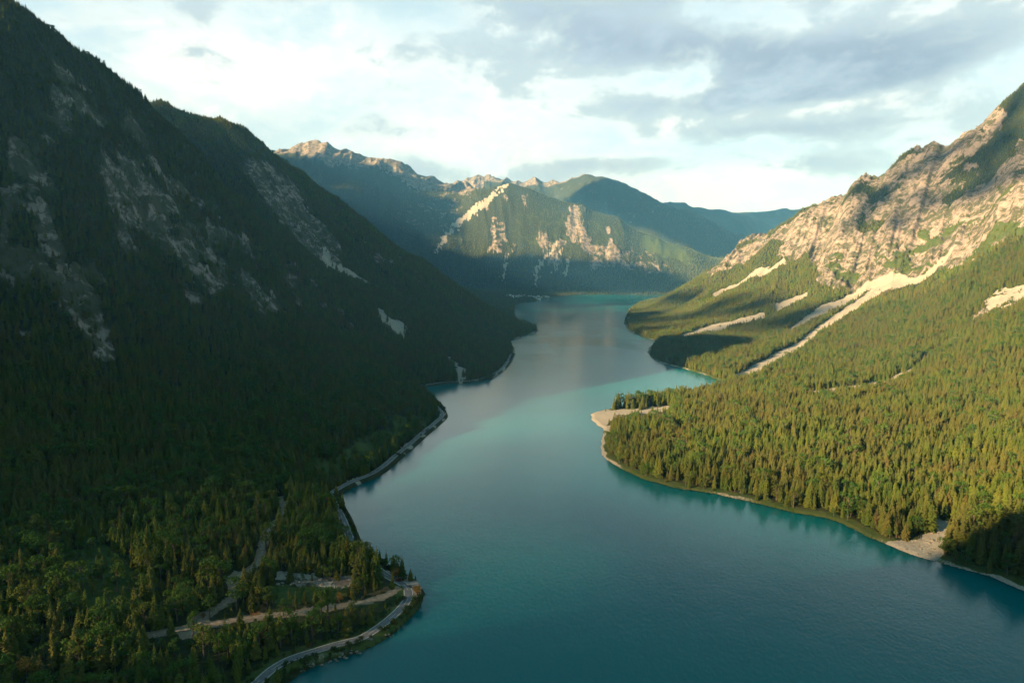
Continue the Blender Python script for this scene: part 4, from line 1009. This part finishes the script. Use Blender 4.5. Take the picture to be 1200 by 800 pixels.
# ------------------------------------------------------------------ boulders on the gravel fan and in the cutting
M_rock = simple('boulder_stone', (.20, .17, .145), .9, var=.2, scale=1.5, bump=.5)
def boulder_me(seed):
    bm = bmesh.new(); bmesh.ops.create_icosphere(bm, subdivisions=3, radius=1.0); r_ = random.Random(seed)
    pl = [(Vector((r_.gauss(0,1), r_.gauss(0,1), r_.gauss(0,1))).normalized(), r_.uniform(.55, .9)) for _ in range(9)]
    for v in bm.verts:
        for n_, d_ in pl:
            k = v.co.dot(n_)-d_
            if k > 0: v.co -= n_*k
        v.co.z *= .75
    me = bpy.data.meshes.new('boulder'); bm.to_mesh(me); bm.free(); me.materials.append(M_rock); return me
BM_ = [boulder_me(i) for i in range(5)]
def boulder(p, s_, lab, gr):
    qx, qy = [float(v) for v in to_px(p[0], p[1], p[2])]; lo, hi = {'b': (1050, 1100), 'c': (322, 414), 'w': (375, 465)}[gr]
    f5 = int(min(4, max(0, (qx-lo)/(hi-lo)*5))); lab = '%s %s, %s' % ('large' if s_ > 1.3 else 'small' if s_ < .85 else 'medium', lab, ['at its left end', 'left of its middle', 'at its middle', 'right of its middle', 'at its right end'][f5]); gr = 'boulders: '+lab
    o = link('boulder', BM_[random.randrange(5)]); o.location = (p[0], p[1], p[2]+s_*.15); o.rotation_euler = (0, 0, random.random()*6.28)
    o.scale = (s_*random.uniform(.8, 1.4), s_, s_*random.uniform(.7, 1.1)); tag(o, lab, 'boulder', gr)
for k in range(40):
    x = random.uniform(1050, 1100); y = random.uniform(622, 652)
    p = pick(x, y)
    if p[2] > .2 and bil(SCREE, np.array([p[0]]), np.array([p[1]]))[0] > .5: boulder(p, random.uniform(.5, 1.7), 'pale boulder on the gravel fan', 'b')
for k in range(34):
    p = pick(random.uniform(322, 414), random.uniform(671, 687)); boulder(p, random.uniform(.6, 1.9), 'rough boulder in the gravel cutting', 'c')
for k in range(34):
    a, b = random.choice([(455, 741), (458, 743), (430, 753), (400, 768), (416, 763), (390, 772), (380, 776)]); g_ = ground(a+random.uniform(-6, 6), b+random.uniform(-2, 1.5), 1.0)
    boulder((g_[0], g_[1], max(hz(*g_), 0)), random.uniform(.4, 1.2), 'boulder in the waterside stone bank', 'w')

# ------------------------------------------------------------------ village at the far end of the lake
M_wall = simple('render_wall', (.78, .75, .68), .9, var=.04); M_wood = simple('timber_wall', (.20, .13, .08), .9, var=.15)
M_roof = simple('roof_tile', (.19, .12, .10), .9, var=.15); M_roofg = simple('grey_roof', (.36, .34, .33), .8, var=.1); M_win = simple('window_glass', (.03, .04, .05), .2, var=.05)
def house(x, y, z, s_, rz, dark, lab):
    t = bpy.data.objects.new('house', None); COL.objects.link(t); t.location = (x, y, z); t.rotation_euler = (0, 0, rz); tag(t, lab, 'house', 'houses of the lakeside village')
    L, W, E, Rg = 15*s_, 11*s_, 6.5*s_, 10.5*s_
    wl = MB(); wl.box((0, 0, E/2-1), (L, W, E+2))
    for e in (-1, 1):
        tri = [(e*L/2, -W/2, E), (e*L/2, W/2, E), (e*L/2, 0, Rg-.3)]; wl.quad(*(tri if e > 0 else tri[::-1]))
    link('wall', wl.mesh('wall', [M_wood if dark else M_wall]), t)
    rf = MB(); o_ = 1.2
    for e in (-1, 1):
        a = [(-L/2-o_, e*(W/2+o_), E-.7), (L/2+o_, e*(W/2+o_), E-.7), (L/2+o_, 0, Rg), (-L/2-o_, 0, Rg)]
        rf.quad(*(a if e < 0 else a[::-1])); b = [(p[0], p[1], p[2]-.35) for p in a]; rf.quad(*(b if e > 0 else b[::-1]))
    link('roof', rf.mesh('roof', [M_roofg if s_ > 1.15 else M_roof]), t)
    for e in (-1, 1):
        for i in range(3):
            w_ = MB(); w_.box(((i-1)*L*.3, e*(W/2+.03), E*.5), (1.6, .06, 1.8)); link('window', w_.mesh('window', [M_win]), t)
hn = 0
desc = ['leftmost house, pale and alone at the forest edge', 'pale house second from the left end', 'low pale house in the left half nearest the water', 'brown timber house in the left half',
        'pale house in the thick of the left half', 'pale gabled house behind its neighbours', 'broad pale house facing the lake', 'brown timber house mid-village',
        'pale house just right of the timber one', 'white house before the gap in the village', 'small pale house in the middle gap', 'white house at the start of the headland',
        'long white house on the headland', 'brown roofed house on the headland', 'pale house amid the headland trees', 'brown timber house on the headland',
        'pale house near the right end', 'rightmost pale house of the village', 'white house on the headland shore', 'white boathouse-like house lowest on the headland shore',
        'single pale house on the left bay shore', 'small pale house under the left forest slope']
for k, p in enumerate(VIL):
    z = hz(p[0], p[1])
    if z < .2: print('house in water', k); z = .6
    house(p[0], p[1], z, random.uniform(1.0, 1.45), random.uniform(-.5, .5), 'timber' in desc[k], desc[k]+', far lakeside village')

# ------------------------------------------------------------------ cloud lumps added out of view, towards the sun, to shade chosen ground
M_cloud = simple('cloud', (.8, .8, .8), 1, var=.02)
SD3 = np.array(sun_dir)
def cloud(polys, alt, rad, n_, seed, y0=1500):
    r_ = random.Random(seed); bm = bmesh.new(); bmesh.ops.create_icosphere(bm, subdivisions=2, radius=1)
    V = np.array([v.co[:] for v in bm.verts]); Fc = [tuple(v.index for v in f.verts) for f in bm.faces]; bm.free(); m = MB(); cen = None
    P3 = [pick(*p) for p in polys]
    lo = np.min([p[0] for p in polys]), np.min([p[1] for p in polys]); hi = np.max([p[0] for p in polys]), np.max([p[1] for p in polys])
    k = 0
    while k < n_:
        a, b = r_.uniform(lo[0], hi[0]), r_.uniform(lo[1], hi[1])
        if not inside(np.array([a]), np.array([b]), np.array(polys, float))[0]: continue
        p = np.array(pick(a, b))
        if p[1] < y0: continue
        k += 1; z_ = alt+r_.uniform(-150, 150); p = p+SD3*(z_-p[2])/SD3[2]
        if cen is None: cen = p
        q = rad*r_.uniform(.5, 1.2); s3 = np.array([q*1.2, q, q*.6])
        W = V*(1+.22*np.sin(V[:, [1, 2, 0]]*5+k))*s3+p-cen; o_ = len(m.v)
        m.v += [tuple(x) for x in W]; m.f += [tuple(o_+i for i in f) for f in Fc]; m.m += [0]*len(Fc)
    o = link('cloud', m.mesh('cloud', [M_cloud], True)); o.location = cen; o['kind'] = 'structure'
cloud([(990,225),(1110,145),(1198,98),(1198,225),(1100,250),(1040,270),(990,282)], 4800, 50, 115, 1)     # dims the upper right crags
cloud([(732,378),(757,357),(800,341),(860,345),(980,365),(900,388),(820,388),(750,392)], 4800, 80, 32, 2)
cloud([(395,228),(470,226),(520,236),(525,250),(505,285),(495,300),(430,265)], 5000, 170, 170, 3, 7000)                               # the dark front of the far massif
cloud([(520,312),(600,298),(640,304),(700,308),(760,314),(800,325),(815,342),(700,344),(560,344),(470,335),(500,310)], 5200, 95, 330, 4, 6500)
cloud([(668,236),(690,219),(715,212),(745,222),(800,250),(850,275),(860,300),(830,300),(800,275),(740,262),(700,245)], 5200, 130, 380, 5, 9500)
cloud([(340,188),(420,192),(500,214),(560,226),(480,222),(380,215)], 5000, 90, 170, 6, 8500)
cloud([(770,222),(800,230),(850,244),(925,244),(925,262),(860,285),(800,262)], 5400, 420, 60, 7, 9500)
cloud([(480,340),(665,341),(660,351),(612,374),(575,366)], 5200, 150, 70, 8, 5000)
cloud([(0,560),(150,570),(420,560),(420,630),(300,660),(250,740),(230,800),(0,800)], 5000, 26, 190, 9, 200)      # small lumps added to half-shade the near bank and, next, the water
cloud([(560,430),(640,400),(700,470),(700,530),(860,585),(1060,650),(1190,720),(1190,799),(380,799),(600,720),(610,680),(540,625),(490,565),(540,500)], 5000, 40, 230, 10, 200)
cloud([(556,343),(640,343),(640,352),(606,362),(575,361)], 5200, 150, 60, 11, 4300)
cloud([(625,347),(800,347),(760,354),(735,372),(745,392),(690,402),(620,398),(615,362)], 5000, 95, 130, 12, 2000)

# ------------------------------------------------------------------ the air of the valley
hm = MB(); hm.box((0, 9000-1500, 1060), (36000, 27000, 2184))
hme = hm.mesh('haze', []); mv = bpy.data.materials.new('haze'); mv.use_nodes = True; g = NT(mv.node_tree)
pv = g.new('ShaderNodeVolumePrincipled'); pv.inputs['Color'].default_value = (.16, .50, 1.0, 1); pv.inputs['Density'].default_value = 3.1e-5
pv.inputs['Absorption Color'].default_value = (1, 1, 1, 1)
pv.inputs['Anisotropy'].default_value = 0.0
g.new('ShaderNodeOutputMaterial', ins={1: pv.outputs[0]}); hme.materials.append(mv)
ho = link('haze', hme); ho['kind'] = 'stuff'; ho['label'] = 'thin blue haze filling the valley'
